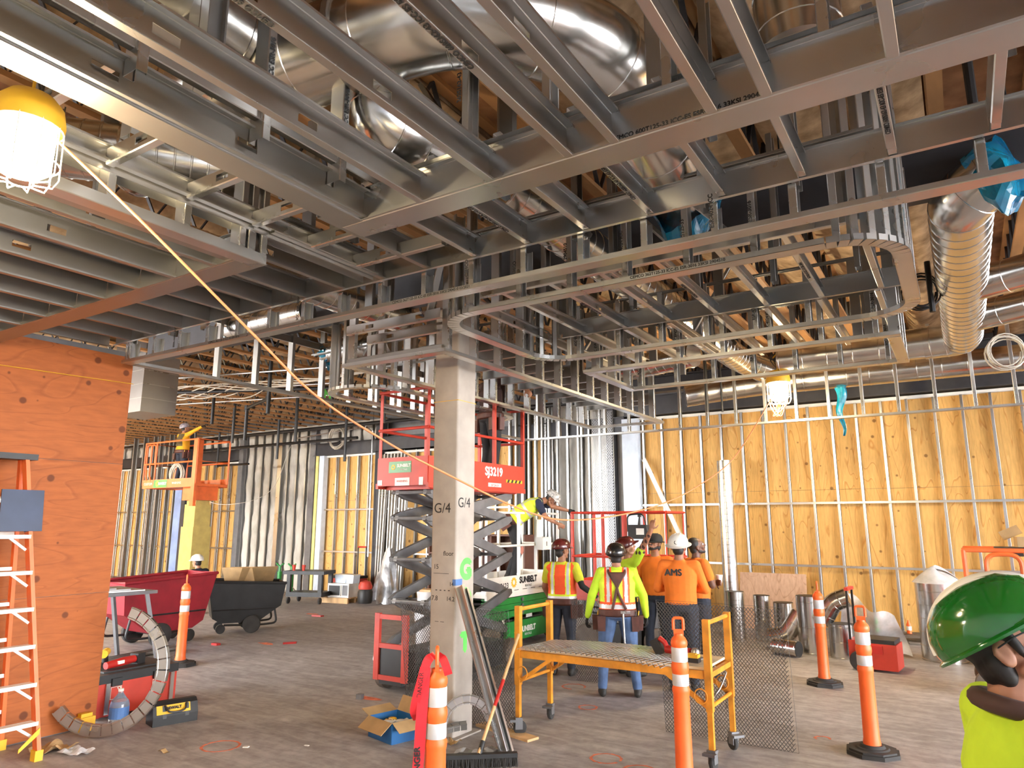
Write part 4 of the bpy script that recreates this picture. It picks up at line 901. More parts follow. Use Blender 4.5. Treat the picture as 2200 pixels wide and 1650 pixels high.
obj('tape_strand', ribbon([q(-.01, 1.12, .02), q(-.05, 1.09, .04), q(-.085, .97, .06), q(-.115, .84, .05), q(-.1, .78, .02)], .05), 'tape_red', dt)
obj('tape_strand', ribbon([q(-.06, 1.06, .05), q(-.075, .8, .055), q(-.085, .6, .05), q(-.1, .4, .06), q(-.115, .15, .06), q(-.10, .005, .08)], .06, .12), 'tape_red', dt)
obj('tape_strand', ribbon([q(.0, 1.12, .0), q(.035, 1.10, .03), q(.06, 1.05, .05), q(.07, 1.02, .05)], .045), 'tape_red', dt)
for z, x in ((.56, -.089), (.28, -.108)): text('DANGER', q(x, z, .063), (-.12, 0, 1), -R0, dt, .045, 'ink', rel=True, bold=.001)
text('DANGER', q(-.083, .97, .07), (.25, 0, 1), -R0, dt, .035, 'ink', rel=True)
# ---------------- rolling scaffold
sc = thing('rolling_scaffold', 'small yellow rolling scaffold with a mesh-covered deck', 'scaffold', (-2.68, 6.01, 0))
hx, hy = .87, .29
for sx in (-1, 1):
    for sy in (-1, 1):
        obj('post', MB().bb(sx * hx - .026, sx * hx + .026, sy * hy - .026, sy * hy + .026, .42, 1.10), 'yellow_scaf', sc)
        obj('leg', MB().bb(sx * hx - .02, sx * hx + .02, sy * hy - .02, sy * hy + .02, .15, .44), 'yellow_scaf', sc)
        k = obj('caster_fork', MB().bb(-.035, .035, -.03, .03, .13, .15).bb(-.026, -.02, -.03, .035, .05, .14).bb(.02, .026, -.03, .035, .05, .14).bb(-.05, .05, -.08, -.03, .115, .135), 'steel_grey', sc, (sx * hx, sy * hy, 0), (0, 0, .4 * sx + .5 * sy))
        obj('caster_wheel', MB().lathe([(.0, -.02), (.03, -.02), (.055, -.016), (.06, -.008), (.06, .008), (.055, .016), (.03, .02), (0, .02)], (0, .012, .062), 20, frame((1, 0, 0)) @ M.Rotation(pi / 2, 3, 'Y')), 'rubber', k, smooth=40)
    b = MB().cyl((sx * hx, -hy, 1.07), (sx * hx, hy, 1.07), .018, 10); obj('end_rung', b, 'yellow_scaf', sc, smooth=40); obj('end_rung', MB().cyl((sx * hx, -hy, .45), (sx * hx, hy, .45), .016, 10), 'yellow_scaf', sc, smooth=40)
    obj('end_ledger', MB().bb(sx * hx - .02, sx * hx + .02, -hy, hy, .665, .705), 'yellow_scaf', sc)
    for sy in (-1, 1): obj('diagonal_brace', MB().bar((sx * hx, sy * hy, .44), (sx * (hx - .36), sy * hy, .68), .035, .03), 'yellow_scaf', sc)
    for sy in (-1, 1): obj('lock_ring', MB().tube([(sx * (hx - .06) + .05 * cos(a), sy * hy - .03, .53 + .055 * sin(a)) for a in np.linspace(0, 2 * pi, 19)[:-1]], .005, 6, closed=True), 'yellow_scaf', sc, smooth=40)
for sy in (-1, 1): obj('side_rail', MB().bb(-hx, hx, sy * hy - .018, sy * hy + .018, .655, .715), 'yellow_scaf', sc)
obj('deck', MB().bb(-hx + .03, hx - .03, -hy + .02, hy - .02, .715, .735), 'wood_pale', sc)
text('DRYWALL', (hx - .0265, hy - .0265 - .02, .4), (0, 0, 1), (-1, 0, 0), sc, .03, 'ink', rel=True)
obj('chain', MB().tube(bez([(hx - .02, hy - .02, .62), (hx - .06, .2, .5), (hx - .1, .1, .42), (hx - .08, .05, .36)], 6), .007, 5), 'galv', sc)
# expanded metal lath sheets
mat('lath_steel', (.10, .10, .105), .45, .6, .2)
def lath(name, label, fn, W, Hh, du=.03, dv=.018, th=.0026, m='lath_steel', loc=(0, 0, 0)):
    """real diamond strands; fn(u,v) in metres -> point"""
    b = MB(); nu, nv = int(W / du), int(Hh / dv); c = V(loc)
    for j in range(nv):
        for i in range(nu):
            o = .5 * (j % 2); a = V(fn((i + o) * du, j * dv))
            for e in (o - .5, o + .5):
                uu = (i + e + (0 if j % 2 == 0 else 0)) * du
                if uu < 0 or uu > W: continue
                d = V(fn((i + (.5 if e > o else -.5) + o) * du, (j + 1) * dv)); t = (d - a); n = V((0, 1, .2)) * th; s = V((t.z, 0, -t.x)).normalized() * th * .9 if abs(t.z) + abs(t.x) > 1e-6 else V((th, 0, 0))
                vs = [a - s, a + s, d + s, d - s, a - s + n, a + s + n, d + s + n, d - s + n]
                b.add([v - c for v in vs], [(0, 1, 2, 3), (7, 6, 5, 4), (0, 3, 7, 4), (1, 5, 6, 2)])
    t = thing(name, label, 'metal lath', loc)
    o = obj('diamond_mesh', b, m, t); o['kind'] = 'stuff'
    P = [V(fn(0, 0)), V(fn(W, 0)), V(fn(W, Hh)), V(fn(0, Hh))]
    obj('edge_wire', MB().tube([p - c for p in P], .002, 5, closed=True), m, t)
    return t
lath('metal_lath', 'dark expanded metal sheet leaning on the right side of the scaffold', lambda u, v: (-2.47 + u, 6.50 - .11 * v + .012 * sin(u * 5), .005 + v), 1.13, 1.15, loc=(-1.9, 6.48, 0))
lath('metal_lath', 'dark expanded metal sheet standing behind the foot of the column', lambda u, v: (-4.88 + u - .05 * v, 5.76 - .08 * v, .005 + v), 1.30, 1.06, .03, .018, loc=(-4.2, 5.75, 0))
def dk(u, v):
    z = .748 + .05 * max(0, v - .3) * 0; s = max(0, .12 - v)
    return (-3.52 + u + .1 * sin(v * 2), 5.64 + v, .752 + .025 * sin(u * 2.1) - 1.0 * s * s * 4 * (.3 + .4 * u))
def lath_flat(name, label, fn, W, D, du=.05, dv=.022, loc=(0, 0, 0)):
    b = MB(); c = V(loc); nu, nv = int(W / du), int(D / dv)
    for j in range(nv):
        for i in range(nu):
            o = .5 * (j % 2); a = V(fn((i + o) * du, j * dv))
            for e in (-.5, .5):
                uu = (i + o + e) * du
                if uu < 0 or uu > W: continue
                d = V(fn(uu, (j + 1) * dv)); t = d - a; s = V((-t.y, t.x, 0)).normalized() * .0034; n = V((0, 0, .003))
                vs = [a - s, a + s, d + s, d - s, a - s + n, a + s + n, d + s + n, d - s + n]
                b.add([v - c for v in vs], [(0, 1, 2, 3), (7, 6, 5, 4), (0, 3, 7, 4), (1, 5, 6, 2)])
    t = thing(name, label, 'metal lath', loc); o = obj('diamond_mesh', b, 'galv', t); o['kind'] = 'stuff'; return t
lath_flat('metal_lath', 'silvery expanded metal sheet spread over the scaffold deck', dk, 1.42, .56, loc=(-2.8, 5.9, .75))
lath('metal_lath', 'small expanded metal offcut standing behind the scaffold near the orange vest', lambda u, v: (-4.12 + u, 7.95 - .1 * v, .005 + v), .4, .95, .03, .02, loc=(-3.9, 7.95, 0))
lath('metal_lath', 'tall perforated lath panel fixed to the back wall studs', lambda u, v: (-6.62 + u, WY - .14, .3 + v), .5, 3.9, .04, .03, .002, 'galv', loc=(-6.4, WY - .14, .3))
# tools on the scaffold deck
gr = thing('angle_grinder', 'red cordless angle grinder lying on the scaffold deck', 'grinder', (-2.2, 5.92, .765))
obj('body', MB().tube([(-.02, 0, .05), (.10, -.02, .045), (.2, -.035, .045)], [.034, .03, .036], 12), 'red', gr, smooth=50); obj('gear_head', MB().lathe([(.0, -.03), (.035, -.03), (.035, .02), (.02, .04), (0, .04)], (.24, -.04, .045), 14), 'galv_dull', gr, smooth=40)
obj('battery', MB().box((-.1, .02, .06), (.07, .08, .13), M.Rotation(-.5, 3, 'Y')), 'black', gr); obj('handle', MB().tube([(-.08, .01, .13), (-.03, 0, .10), (-.01, 0, .05)], .022, 10), 'red', gr, smooth=50); obj('disc_guard', MB().lathe([(0, 0), (.06, 0), (.06, .006), (0, .006)], (.25, -.04, .008), 18), 'steel_grey', gr)
bt = thing('tool_battery', 'yellow and black tool battery lying beside the grinder', 'battery', (-1.95, 5.78, .76))
obj('case', MB().bb(-.055, .055, -.04, .04, 0, .035), 'black', bt); obj('top', MB().bb(-.05, .05, -.036, .036, .035, .06).bb(-.03, .03, -.02, .02, .06, .066), 'yellow', bt)
# ---------------- around the column foot
ls = thing('steel_stud', 'pair of long steel studs leaning against the column', 'stud', (-3.42, 5.3, 0))
chan('stud', (-3.40, 5.27, .0), (-3.90, 5.30, 1.29), (0, -1, .0), ls, .09, .04, .011); chan('stud', (-3.36, 5.30, .0), (-3.86, 5.33, 1.27), (0, -1, 0), ls, .06, .03, .0)
def bent_track(name, label, loc, r, a0, a1, n, right, w=.09, lean=0., m='galv'):
    t = thing(name, label, 'curved track', loc); Rv = V(right).normalized(); Nn = V((Rv.y, -Rv.x, 0)); Uv = (V((0, 0, 1)) * cos(lean) - Nn * sin(lean)).normalized(); Nn = Rv.cross(Uv)
    for i in range(n):
        A0 = rad(a0 + (a1 - a0) * (i + .06) / n); A1 = rad(a0 + (a1 - a0) * (i + .94) / n); b = MB()
        f = lambda a, rr, d: Rv * rr * cos(a) + Uv * rr * sin(a) + Nn * d
        vs = [f(a, rr, d) for d in (0, .0025) for a, rr in ((A0, r), (A1, r), (A1, r - w), (A0, r - w))]
        b.add(vs, [(0, 1, 2, 3), (7, 6, 5, 4), (0, 4, 5, 1), (1, 5, 6, 2), (2, 6, 7, 3), (3, 7, 4, 0)])
        for rr in (r, r - w):
            vs = [f(a, r2, d) for d in (0, -.038) for a, r2 in ((A0, rr), (A1, rr), (A1, rr - .002), (A0, rr - .002))]
            b.add(vs, [(0, 1, 2, 3), (7, 6, 5, 4), (0, 4, 5, 1), (1, 5, 6, 2), (2, 6, 7, 3), (3, 7, 4, 0)])
        obj('track_segment', b, m, t)
    for rr in (r - .008, r - w + .012):
        obj('spine_strap', MB().tube([Rv * rr * cos(a) + Uv * rr * sin(a) + Nn * .004 for a in np.linspace(rad(a0), rad(a1), 30)], .003, 5), m, t)
    return t
RT = (cos(rad(32)), sin(rad(32)), 0)
bent_track('curved_track', 'large C-shaped notched steel track standing beside the plywood wall', (-6.62, 3.68, .565), .555, 74, -139, 20, RT, .10, .08)
bent_track('curved_track', 'small arched notched steel track propped at the foot of the column', (-3.74, 5.2, .17), .24, 178, 8, 9, RT, .075, .1)
bent_track('curved_track', 'short notched steel track lying flat on the floor beside the broom', (-3.52, 4.98, .05), .5, 150, 100, 6, RT, .08, 1.35, 'galv_dull')
def box_thing(name, label, cat, loc, rz, parts):
    t = thing(name, label, cat, loc, rz)
    for nm, mb, m in parts: obj(nm, mb, m, t)
    return t
L_, W_, H_ = .36, .30, .17; t_ = .006; b = MB().bb(-L_ / 2, L_ / 2, -W_ / 2, W_ / 2, 0, t_)
for s in (-1, 1): b.bb(s * L_ / 2 - t_ / 2, s * L_ / 2 + t_ / 2, -W_ / 2, W_ / 2, 0, H_).bb(-L_ / 2, L_ / 2, s * W_ / 2 - t_ / 2, s * W_ / 2 + t_ / 2, 0, H_)
cbx = box_thing('cardboard_box', 'open blue cardboard box with brown flaps left of the nearest orange post', 'box', (-4.44, 5.08, 0), rad(-14), [('box_wall', b, 'blue_box')])
for (p, d, wv) in (((L_ / 2, 0, H_), (.11, 0, -.06), (0, W_, 0)), ((-L_ / 2, 0, H_), (-.12, 0, .04), (0, W_, 0)), ((0, -W_ / 2, H_), (0, -.11, -.08), (L_, 0, 0)), ((0, W_ / 2, H_), (0, .06, .12), (L_, 0, 0))):
    p, d, wv = V(p), V(d), V(wv); n = d.cross(wv).normalized() * .005; vs = [p - wv / 2, p + wv / 2, p + wv / 2 + d, p - wv / 2 + d]; obj('flap', MB().add(vs + [v + n for v in vs], [(0, 1, 2, 3), (7, 6, 5, 4), (0, 4, 5, 1), (1, 5, 6, 2), (2, 6, 7, 3), (3, 7, 4, 0)]), 'card', cbx)
obj('inner_lining', MB().bb(-L_ / 2 + .01, L_ / 2 - .01, -W_ / 2 + .01, W_ / 2 - .01, .008, .06), 'card', cbx)
for i, (x, y, m) in enumerate(((-.08, .03, 'yellow'), (.03, .04, 'white'), (.09, -.03, 'blue_box'), (-.03, -.06, 'white'))):
    rr = random.Random(i); g = thing('work_glove', ('yellow work glove crumpled in the blue box', 'white work glove on top in the blue box', 'navy work glove in the blue box', 'white work glove at the front of the blue box')[i], 'glove', V((-4.44, 5.08, .09)) + M.Rotation(rad(-14), 3, 'Z') @ V((x, y, 0)), rr.random() * 6)
    obj('palm', MB().lathe([(0, -.02), (.03, -.018), (.045, 0), (.035, .02), (0, .025)], (0, 0, .03), 12), m, g, smooth=60)
    for k in range(4): obj('finger', MB().tube([(.02, -.03 + .02 * k, .03), (.06, -.035 + .023 * k, .045), (.085, -.035 + .025 * k, .03)], [.011, .01, .007], 8), m, g, smooth=60)
br = thing('push_broom', 'push broom with a dark bristle head leaning on the scaffold', 'broom', (-3.36, 4.83, 0))
d_ = V((.41, .33, 0)).normalized()
obj('broom_block', MB().bar(d_ * -.3 + V((0, 0, .085)), d_ * .3 + V((0, 0, .085)), .055, .03), 'black', br)
b = MB(); nn = V((-d_.y, d_.x, 0)); rr = random.Random(9)
for i in range(80):
    for k in range(4): p = d_ * (-.295 + .59 * i / 79) + nn * (-.02 + .0135 * k); b.bar(p + V((0, 0, .075)), p + nn * rr.uniform(-.02, .02) + d_ * rr.uniform(-.01, .01) + V((0, 0, .002)), .005, .005, (1, 0, 0))
o = obj('bristles', b, 'rubber', br); o['kind'] = 'stuff'
hp = V((0, 0, .1)); ht = V((-3.51, 5.66, .86)) - V((-3.36, 4.83, 0)); obj('handle', MB().cyl(hp, ht, .014, 10), 'wood', br, smooth=40); obj('red_grip', MB().cyl(hp.lerp(ht, .36), hp.lerp(ht, .58), .0155, 10), 'red', br, smooth=40); obj('socket', MB().cyl(hp - V((0, 0, .02)), hp.lerp(ht, .09), .022, 10), 'black', br, smooth=40)
box_thing('wood_plank', 'short wood plank lying flat behind the column foot', 'plank', (-3.68, 5.72, 0), rad(-14), [('plank', MB().bb(-.34, .34, -.07, .07, 0, .02), 'wood')])
for i, (x, y, a, l) in enumerate(((-3.62, 5.05, .4, 'bent scrap of galvanised sheet beside the column foot'), (-3.5, 5.16, 1.2, 'second scrap of galvanised sheet near the broom socket'))):
    box_thing('metal_offcut', l, 'scrap', (x, y, 0), a, [('sheet', MB().grid(lambda u, v: (.22 * u - .11, .12 * v - .06, .012 + .02 * sin(5 * u + i) ** 2), 8, 3), 'galv')])
wd = thing('rag', 'crumpled brown paper scrap at the column foot', 'scrap', (-3.86, 5.16, 0)); obj('paper', MB().grid(lambda u, v: (.1 * (u - .5) * (1 + .3 * sin(9 * v)), .1 * (v - .5), .03 + .025 * sin(7 * u + 5 * v) * sin(6 * v)), 8, 8), 'card', wd)
tp = thing('tape_scrap', 'short red tape scrap beside the plank', 'tape', (-3.62, 5.5, 0)); obj('ribbon', ribbon([(-.08, .05, .005), (0, 0, .02), (.07, -.06, .006)], .04), 'tape_red', tp)
for i, (x, y, a) in enumerate(((-5.67, 5.92, .3), (-9.1, 7.9, 1.), (-11.2, 10.4, .2), (-9.95, 7.2, .1), (-5.3, 4.2, .6), (-4.9, 4.5, .2))):
    l = ('small lump of rubble beside the red scissor lift on orange paint', 'small red tile shard right of the black tilt truck', 'red tile shard on the floor before the black cart', 'red brick shard before the red tilt truck', 'pale paper scrap lying left of the blue box', 'tiny white scrap left of the blue box')[i]
    m = ('steel_grey', 'red', 'red', 'red', 'white', 'white')[i]; d = ((.07, .06, .05), (.22, .08, .025), (.25, .08, .025), (.14, .07, .03), (.05, .03, .006), (.045, .02, .005))[i]
    b = MB(); b.prism([(-d[0] / 2, -d[1] / 2), (d[0] * .4, -d[1] * .6), (d[0] / 2, d[1] * .3), (0, d[1] / 2), (-d[0] * .45, d[1] * .35)], (0, 0, 0), (0, 0, d[2]), (1, 0, 0), (0, 1, 0)); obj('debris', b, m, None, (x, y, 0), (0, 0, a), label=l, cat='scrap')
# ---------------- left foreground: ladder, tool chest, bag, water jug
mat('denim_lbl', (.03, .045, .09), .5)
ld = thing('step_ladder', 'orange fibreglass stepladder with aluminium treads at the left edge', 'ladder', (-6.45, 2.8, 0))
T = lambda p: V(p) - V((-6.45, 2.8, 0))
FA, FB = V((-6.42, 3.09, .06)), V((-6.72, 2.86, 2.38)); GA, GB = V((-6.42, 2.42, .06)), V((-6.72, 2.6, 2.38))
RA, RB = V((-6.97, 3.06, .06)), V((-6.80, 2.86, 2.38)); SA, SB = V((-6.97, 2.42, .06)), V((-6.80, 2.6, 2.38))
for a, b_, nm in ((FA, FB, 'front_rail'), (GA, GB, 'front_rail'), (RA, RB, 'rear_rail'), (SA, SB, 'rear_rail')):
    k = obj(nm, MB().bar(T(a), T(b_), .03, .075 if nm == 'front_rail' else .05, (1, 0, 0)), 'orange_rail', ld)
    obj('foot', MB().box(T(a) - V((0, 0, .02)), (.075, .06, .08)), 'yellow', k)
for i in range(7):
    z = (.281 + .291 * i - .06) / 2.32; p, q_ = T(FA.lerp(FB, z)), T(GA.lerp(GB, z))
    k = obj('tread', MB().bar(p, q_, .085, .03, (0, 0, 1)), 'wood_pale' if False else 'white_paint', ld)
    obj('tread_brace', MB().bar(p + V((0, -.14, -.01)), p + V((0, -.01, -.11)), .012, .02), 'white_paint', k)
    z = min(1, z + .01); obj('rear_spreader', MB().bar(T(RA.lerp(RB, z)), T(SA.lerp(SB, z)), .02, .03), 'white_paint', ld)
obj('top_cap', MB().box(T((-6.76, 2.73, 2.40)), (.16, .42, .05)), 'black', ld); obj('corner_gusset', MB().prism([(0, 0), (.14, .11), (.14, .16), (0, .03)], T(FA) + V((.02, -.15, .03)), T(FA) + V((.026, -.15, .03)), (0, 1, 0), (0, 0, 1)), 'yellow', ld)
obj('label_panel', MB().bar(T((-6.60, 2.84, 1.78)), T((-6.64, 2.84, 2.12)), .32, .012, (1, 0, 0)), 'denim_lbl', ld); obj('tape_wrap', MB().bar(T(FA.lerp(FB, .74)), T(FA.lerp(FB, .80)), .034, .08, (1, 0, 0)), 'blue_tape', ld)
ch = thing('tool_chest', 'red rolling tool chest with black lid behind the curved track', 'tool box', (-7.42, 4.3, 0), 0)
obj('body', MB().bb(-.28, .28, -.42, .42, .03, .33).bb(.28, .3, -.40, -.36, .03, .33).bb(.28, .3, .36, .40, .03, .33), 'red_bright', ch); obj('lid', MB().bb(-.29, .29, -.43, .43, .33, .41).bb(-.2, .2, -.3, .3, .41, .425), 'black', ch)
for y in (-.22, .2): obj('latch', MB().bb(.29, .315, y - .05, y + .05, .3, .37), 'black', ch); obj('latch_frame', MB().tube([(.3, y - .05, .18), (.3, y + .05, .18), (.3, y + .05, .29), (.3, y - .05, .29)], .004, 5, closed=True), 'white', ch)
for y in (-.3, .36): obj('trim_bar', MB().bb(.29, .305, y - .02, y + .02, .05, .33), 'galv', ch)
dr = thing('cordless_tool', 'red and black cordless tool lying on the red tool chest', 'power tool', (-7.34, 4.25, .425), .3)
obj('body', MB().tube([(-.02, -.2, .04), (0, 0, .05), (.0, .16, .05)], [.035, .042, .036], 12), 'red', dr, smooth=50); obj('battery', MB().bb(-.05, .05, .14, .24, .0, .1), 'black', dr); obj('grip_label', MB().bb(.02, .045, -.1, -.03, .04, .07), 'white', dr)
dr2 = thing('cordless_tool', 'yellow cordless tool standing on the red tool chest', 'power tool', (-7.45, 4.12, .425), .9); obj('body', MB().tube([(0, -.09, .14), (0, .09, .14)], [.04, .035], 12), 'yellow', dr2, smooth=50); obj('grip', MB().tube([(0, .02, .12), (0, .05, .03)], [.025, .028], 10), 'black', dr2, smooth=50); obj('battery', MB().bb(-.04, .04, 0, .11, 0, .04), 'black', dr2)
bg_ = thing('tool_bag', 'black and yellow canvas tool bag on the floor right of the curved track', 'tool bag', (-6.55, 4.32, 0), rad(75))
def bagf(z): return .08 - .055 * max(0, (z - .08) / .13)
poly = [(-.10, 0), (.10, 0), (.105, .08), (.07, .17), (.03, .2), (-.03, .2), (-.07, .17), (-.105, .08)]
obj('body', MB().prism(poly, (-.2, 0, 0), (.2, 0, 0), (0, 1, 0), (0, 0, 1)), 'black', bg_)
obj('yellow_panel', MB().prism([(-.103, .1), (-.072, .172), (-.069, .172), (-.100, .1)], (-.17, 0, .0), (.13, 0, .0), (0, 1, 0), (0, 0, 1)), 'yellow', bg_)
for x in (-.1, .1): obj('strap', MB().bar((x, -.106, .06), (x, -.075, .17), .035, .01, (0, 1, 0)), 'black', bg_)
obj('handle', MB().tube(bez([(-.1, -.08, .17), (-.06, -.13, .12), (.06, -.13, .12), (.1, -.08, .17)], 6), .008, 6), 'black', bg_); text('DEWALT', (-.02, -.0895, .145), (1, 0, 0), (0, .45, 1), bg_, .035, 'ink', rel=True, bold=.001)
jug = thing('water_jug', 'clear plastic water jug with blue label before the red tool chest', 'bottle', (-6.93, 4.02, 0))
obj('bottle', MB().lathe([(0, 0), (.08, 0), (.085, .02), (.085, .17), (.075, .2), (.03, .255), (.022, .27), (.022, .285), (0, .286)], seg=20), 'clear', jug, smooth=40); obj('label_band', MB().lathe([(.0855, .05), (.0862, .05), (.0862, .15), (.0855, .15)], seg=20), 'blue_tape', jug); obj('cap', MB().lathe([(.024, .283), (.024, .305), (0, .306)], seg=14), 'white', jug); obj('carry_ring', MB().tube(bez([(-.02, 0, .28), (-.06, 0, .31), (-.02, 0, .32), (.01, 0, .285)], 5), .005, 5), 'white', jug)
box_thing('paper_scrap', 'torn kraft paper and film scrap at the foot of the stepladder', 'scrap', (-6.55, 3.28, 0), .5, [('paper', MB().grid(lambda u, v: (.3 * (u - .5), .22 * (v - .5) * (1 + .3 * sin(6 * u)), .03 + .035 * sin(8 * u + 2) * sin(5 * v + 1) + .01 * sin(21 * u)), 14, 8), 'card')])
box_thing('film_scrap', 'crumpled clear film beside the torn kraft paper', 'scrap', (-6.32, 3.34, 0), .2, [('film', MB().grid(lambda u, v: (.24 * (u - .5), .16 * (v - .5), .025 + .025 * sin(9 * u) * sin(7 * v)), 12, 8), 'plastic_film')])
box_thing('floor_scrap', 'small pale paper curl on the floor below the curved track', 'scrap', (-5.75, 3.75, 0), .2, [('paper', MB().grid(lambda u, v: (.09 * (u - .5), .05 * (v - .5), .012 + .012 * sin(6 * u)), 6, 3), 'card')])
yb = thing('yellow_block', 'yellow foot block at the bottom corner of the plywood wall', 'block', (-6.95, 3.72, 0)); obj('block', MB().bb(-.05, .05, -.07, .07, 0, .12).bb(-.03, .03, -.05, .05, .12, .15), 'yellow', yb)
# ---------------- tilt trucks
def tilt_truck(label, m, loc, rz, s=1., sx=1.):
    t = thing('tilt_truck', label, 'tilt truck', loc, rz); Lr, Wr = 1.5 * s, .8 * s
    prof = [(-.75, .95), (.75, 1.02), (.62, .30), (.45, .20), (-.25, .20), (-.60, .45), (-.68, .5)]
    def tub(k, z0):  # profile scaled around the mid
        return [(x * s * k, (z - .6) * s * (k if z < .6 else 1) + .6 * s) for x, z in prof]
    b = MB(); P = tub(1, 0); n = len(P)
    wid = lambda z: Wr / 2 * (.72 + .28 * min(1, max(0, (z / s - .2) / .75)))
    vs = [(-wid(z), y, z) for y, z in P] + [(wid(z), y, z) for y, z in P]
    b.add(vs, [(i, (i + 1) % n, n + (i + 1) % n, n + i) for i in range(1, n)] + [tuple(range(n))[::-1], tuple(range(n, 2 * n))])
    obj('tub', b, m, t)
    rim = [(-wid(.95 * s), -.75 * s, .95 * s), (wid(.95 * s), -.75 * s, .95 * s), (wid(s), .75 * s, 1.02 * s), (-wid(s), .75 * s, 1.02 * s)]
    obj('rim', MB().tube(rim, .025, 8, closed=True), m, t); b = MB()
    for x in (-1, 1): b.tube(corner_path([(x * .3 * s, -.55 * s, .5 * s), (x * .3 * s, -.62 * s, .16 * s), (x * .3 * s, -.3 * s, .14 * s), (x * .3 * s, .4 * s, .17 * s)], .08, 4), .018, 8)
    b.cyl((-.38 * s, -.1 * s, .17), (.38 * s, -.1 * s, .17), .018, 8); obj('undercarriage', b, 'black', t, smooth=40)
    for x in (-1, 1): wheel(t, (x * .36 * s, -.12 * s, .17 * s), .17 * s, .07, 'steel_grey', 'rubber'); wheel(t, (x * .22 * s, .45 * s, .09 * s), .09 * s, .05, 'steel_grey', 'rubber')
    obj('belt_rail', MB().tube([(-wid(.45 * s) - .01, -.55 * s, .46 * s), (wid(.45 * s) + .01, -.55 * s, .46 * s), (wid(.45 * s) + .01, .62 * s, .46 * s), (-wid(.45 * s) - .01, .62 * s, .46 * s)], .014, 6, closed=True), 'black', t)
    return t
tilt_truck('large red plastic tilt truck behind the left orange post', 'red_tub', (-10.9, 6.75, 0), 0, 1.02)
tt2 = tilt_truck('black tilt truck full of brown cardboard beside the red one', 'black', (-10.85, 8.35, 0), rad(150), .85)
for i, (x, y, a) in enumerate(((-10.95, 8.3, .3), (-10.75, 8.5, 1.2), (-11.0, 8.55, .8))): obj('cardboard_scrap', MB().box((0, 0, .1), (.62, .012, .5), M.Rotation(.4 + .3 * i, 3, 'X')), 'card', None, (x, y, .74 + .05 * i), (0, 0, a), label=('folded cardboard sheet at the left of the black truck', 'tallest cardboard sheet in the black truck', 'rear cardboard sheet in the black truck')[i], cat='cardboard')
# work table with metal sheets, stud bundles
tb = thing('work_table', 'metal work table half hidden behind the plywood wall', 'table', (-9.78, 5.2, .12)); obj('table_top', MB().bb(-.5, .5, -1.0, .55, .80, .84), 'steel_grey', tb)
for x in (-.42, .42):
    for y in (-.9, .45): obj('leg', MB().bar((x, y, .8), (x * 1.15, y + (.2 if y > 0 else -.1), -.12), .045, .045), 'steel_grey', tb)
for i in range(5): box_thing('sheet_metal', ('lowest', 'second', 'third', 'fourth', 'topmost')[i] + ' sheet of flat steel stacked on the work table', 'sheet metal', (-9.78 + .03 * i, 5.15 - .1 * i, .961 + .022 * i), .06 * (i - 2), [('sheet', MB().bb(-.4 + .03 * i, .4, -.7, .5 - .12 * i, 0, .018), 'galv_dull')])
hm = thing('welding_mask', 'black welding mask on top of the steel sheets', 'mask', (-9.65, 4.95, 1.09)); obj('shell', MB().lathe([(.14, 0), (.15, .06), (.11, .15), (0, .19)], seg=16), 'black', hm, smooth=50); obj('visor_window', MB().bb(.1, .15, -.05, .05, .05, .11), 'steel_grey', hm)
for j, (x, y, a, n, l) in enumerate(((-9.9, 5.7, 8, 5, 'bundle of steel studs on the floor below the work table'), (-9.2, 5.2, 5, 4, 'bundle of steel studs on the floor nearest the curved track'))):
    for i in range(n):
        t = thing('steel_stud', l, 'stud', (x + .1 * (i % 3), y + .03 * i, .0), rad(90 + a), ('studs bundled below the work table', 'studs bundled near the curved track')[j]); obj('channel', chan_mesh(1.7, .092, .041, .011), (), t, (-.9, 0, .002 + .044 * (i // 3)))
# ---------------- back of the room
sp_ = thing('stud_partition', 'row of tall bare studs with a blue panel behind the mast lift', 'stud wall', (-20, 12.6, 0))
for x in (-22.3, -21.75, -21.2, -20.85, -20.35, -19.95, -19.75): chan('stud', (x, 12.6, .03), (x, 12.6, 4.5), (1, 0, 0), sp_, .15, .05, .011, False, 'galv_dull')
chan('bottom_track', (-22.5, 12.6, 0), (-19.3, 12.6, 0), UPV, sp_, .154, .03, 0)
obj('blue_panel', MB().bb(-.05 + .28, .28 + .28, -.09, -.07, .03, 3.6), 'blue_panel', sp_) if 'blue_panel' in MATS else (mat('blue_panel', (.20, .27, .46), .5, 0, .2, 3), obj('blue_panel', MB().bb(.23, .56, -.09, -.07, .03, 3.6), 'blue_panel', sp_))
obj('dark_post', MB().bb(.58, .75, -.1, .1, 0, 4.5), 'steel_dark', sp_)
cart = thing('utility_cart', 'black two-shelf utility cart standing before the back wall', 'cart', (-13.25, 12.0, 0), rad(20))
obj('top_shelf', MB().bb(-.55, .5, -.3, .3, .66, .74), 'black', cart); obj('bottom_shelf', MB().bb(-.45, .45, -.28, .28, .16, .26), 'black', cart)
for x in (-.4, .4):
    for y in (-.25, .25): obj('corner_post', MB().bb(x - .045, x + .045, y - .04, y + .04, .26, .66), 'black', cart); wheel(cart, (x, y, .075), .075, .04, 'steel_grey', 'rubber')
for i, x in enumerate((-.35, -.1)): cu = thing('paper_cup', ('left', 'right')[i] + ' one of two red cups on the black cart', 'cup', V((-13.25, 12, .74)) + M.Rotation(rad(20), 3, 'Z') @ V((x, -.15, 0)), 0, 'red cups on the cart'); obj('cup', MB().lathe([(.03, 0), (.045, .13), (.04, .13), (.026, .01), (0, .01)], seg=14), 'red_bright', cu, smooth=40)
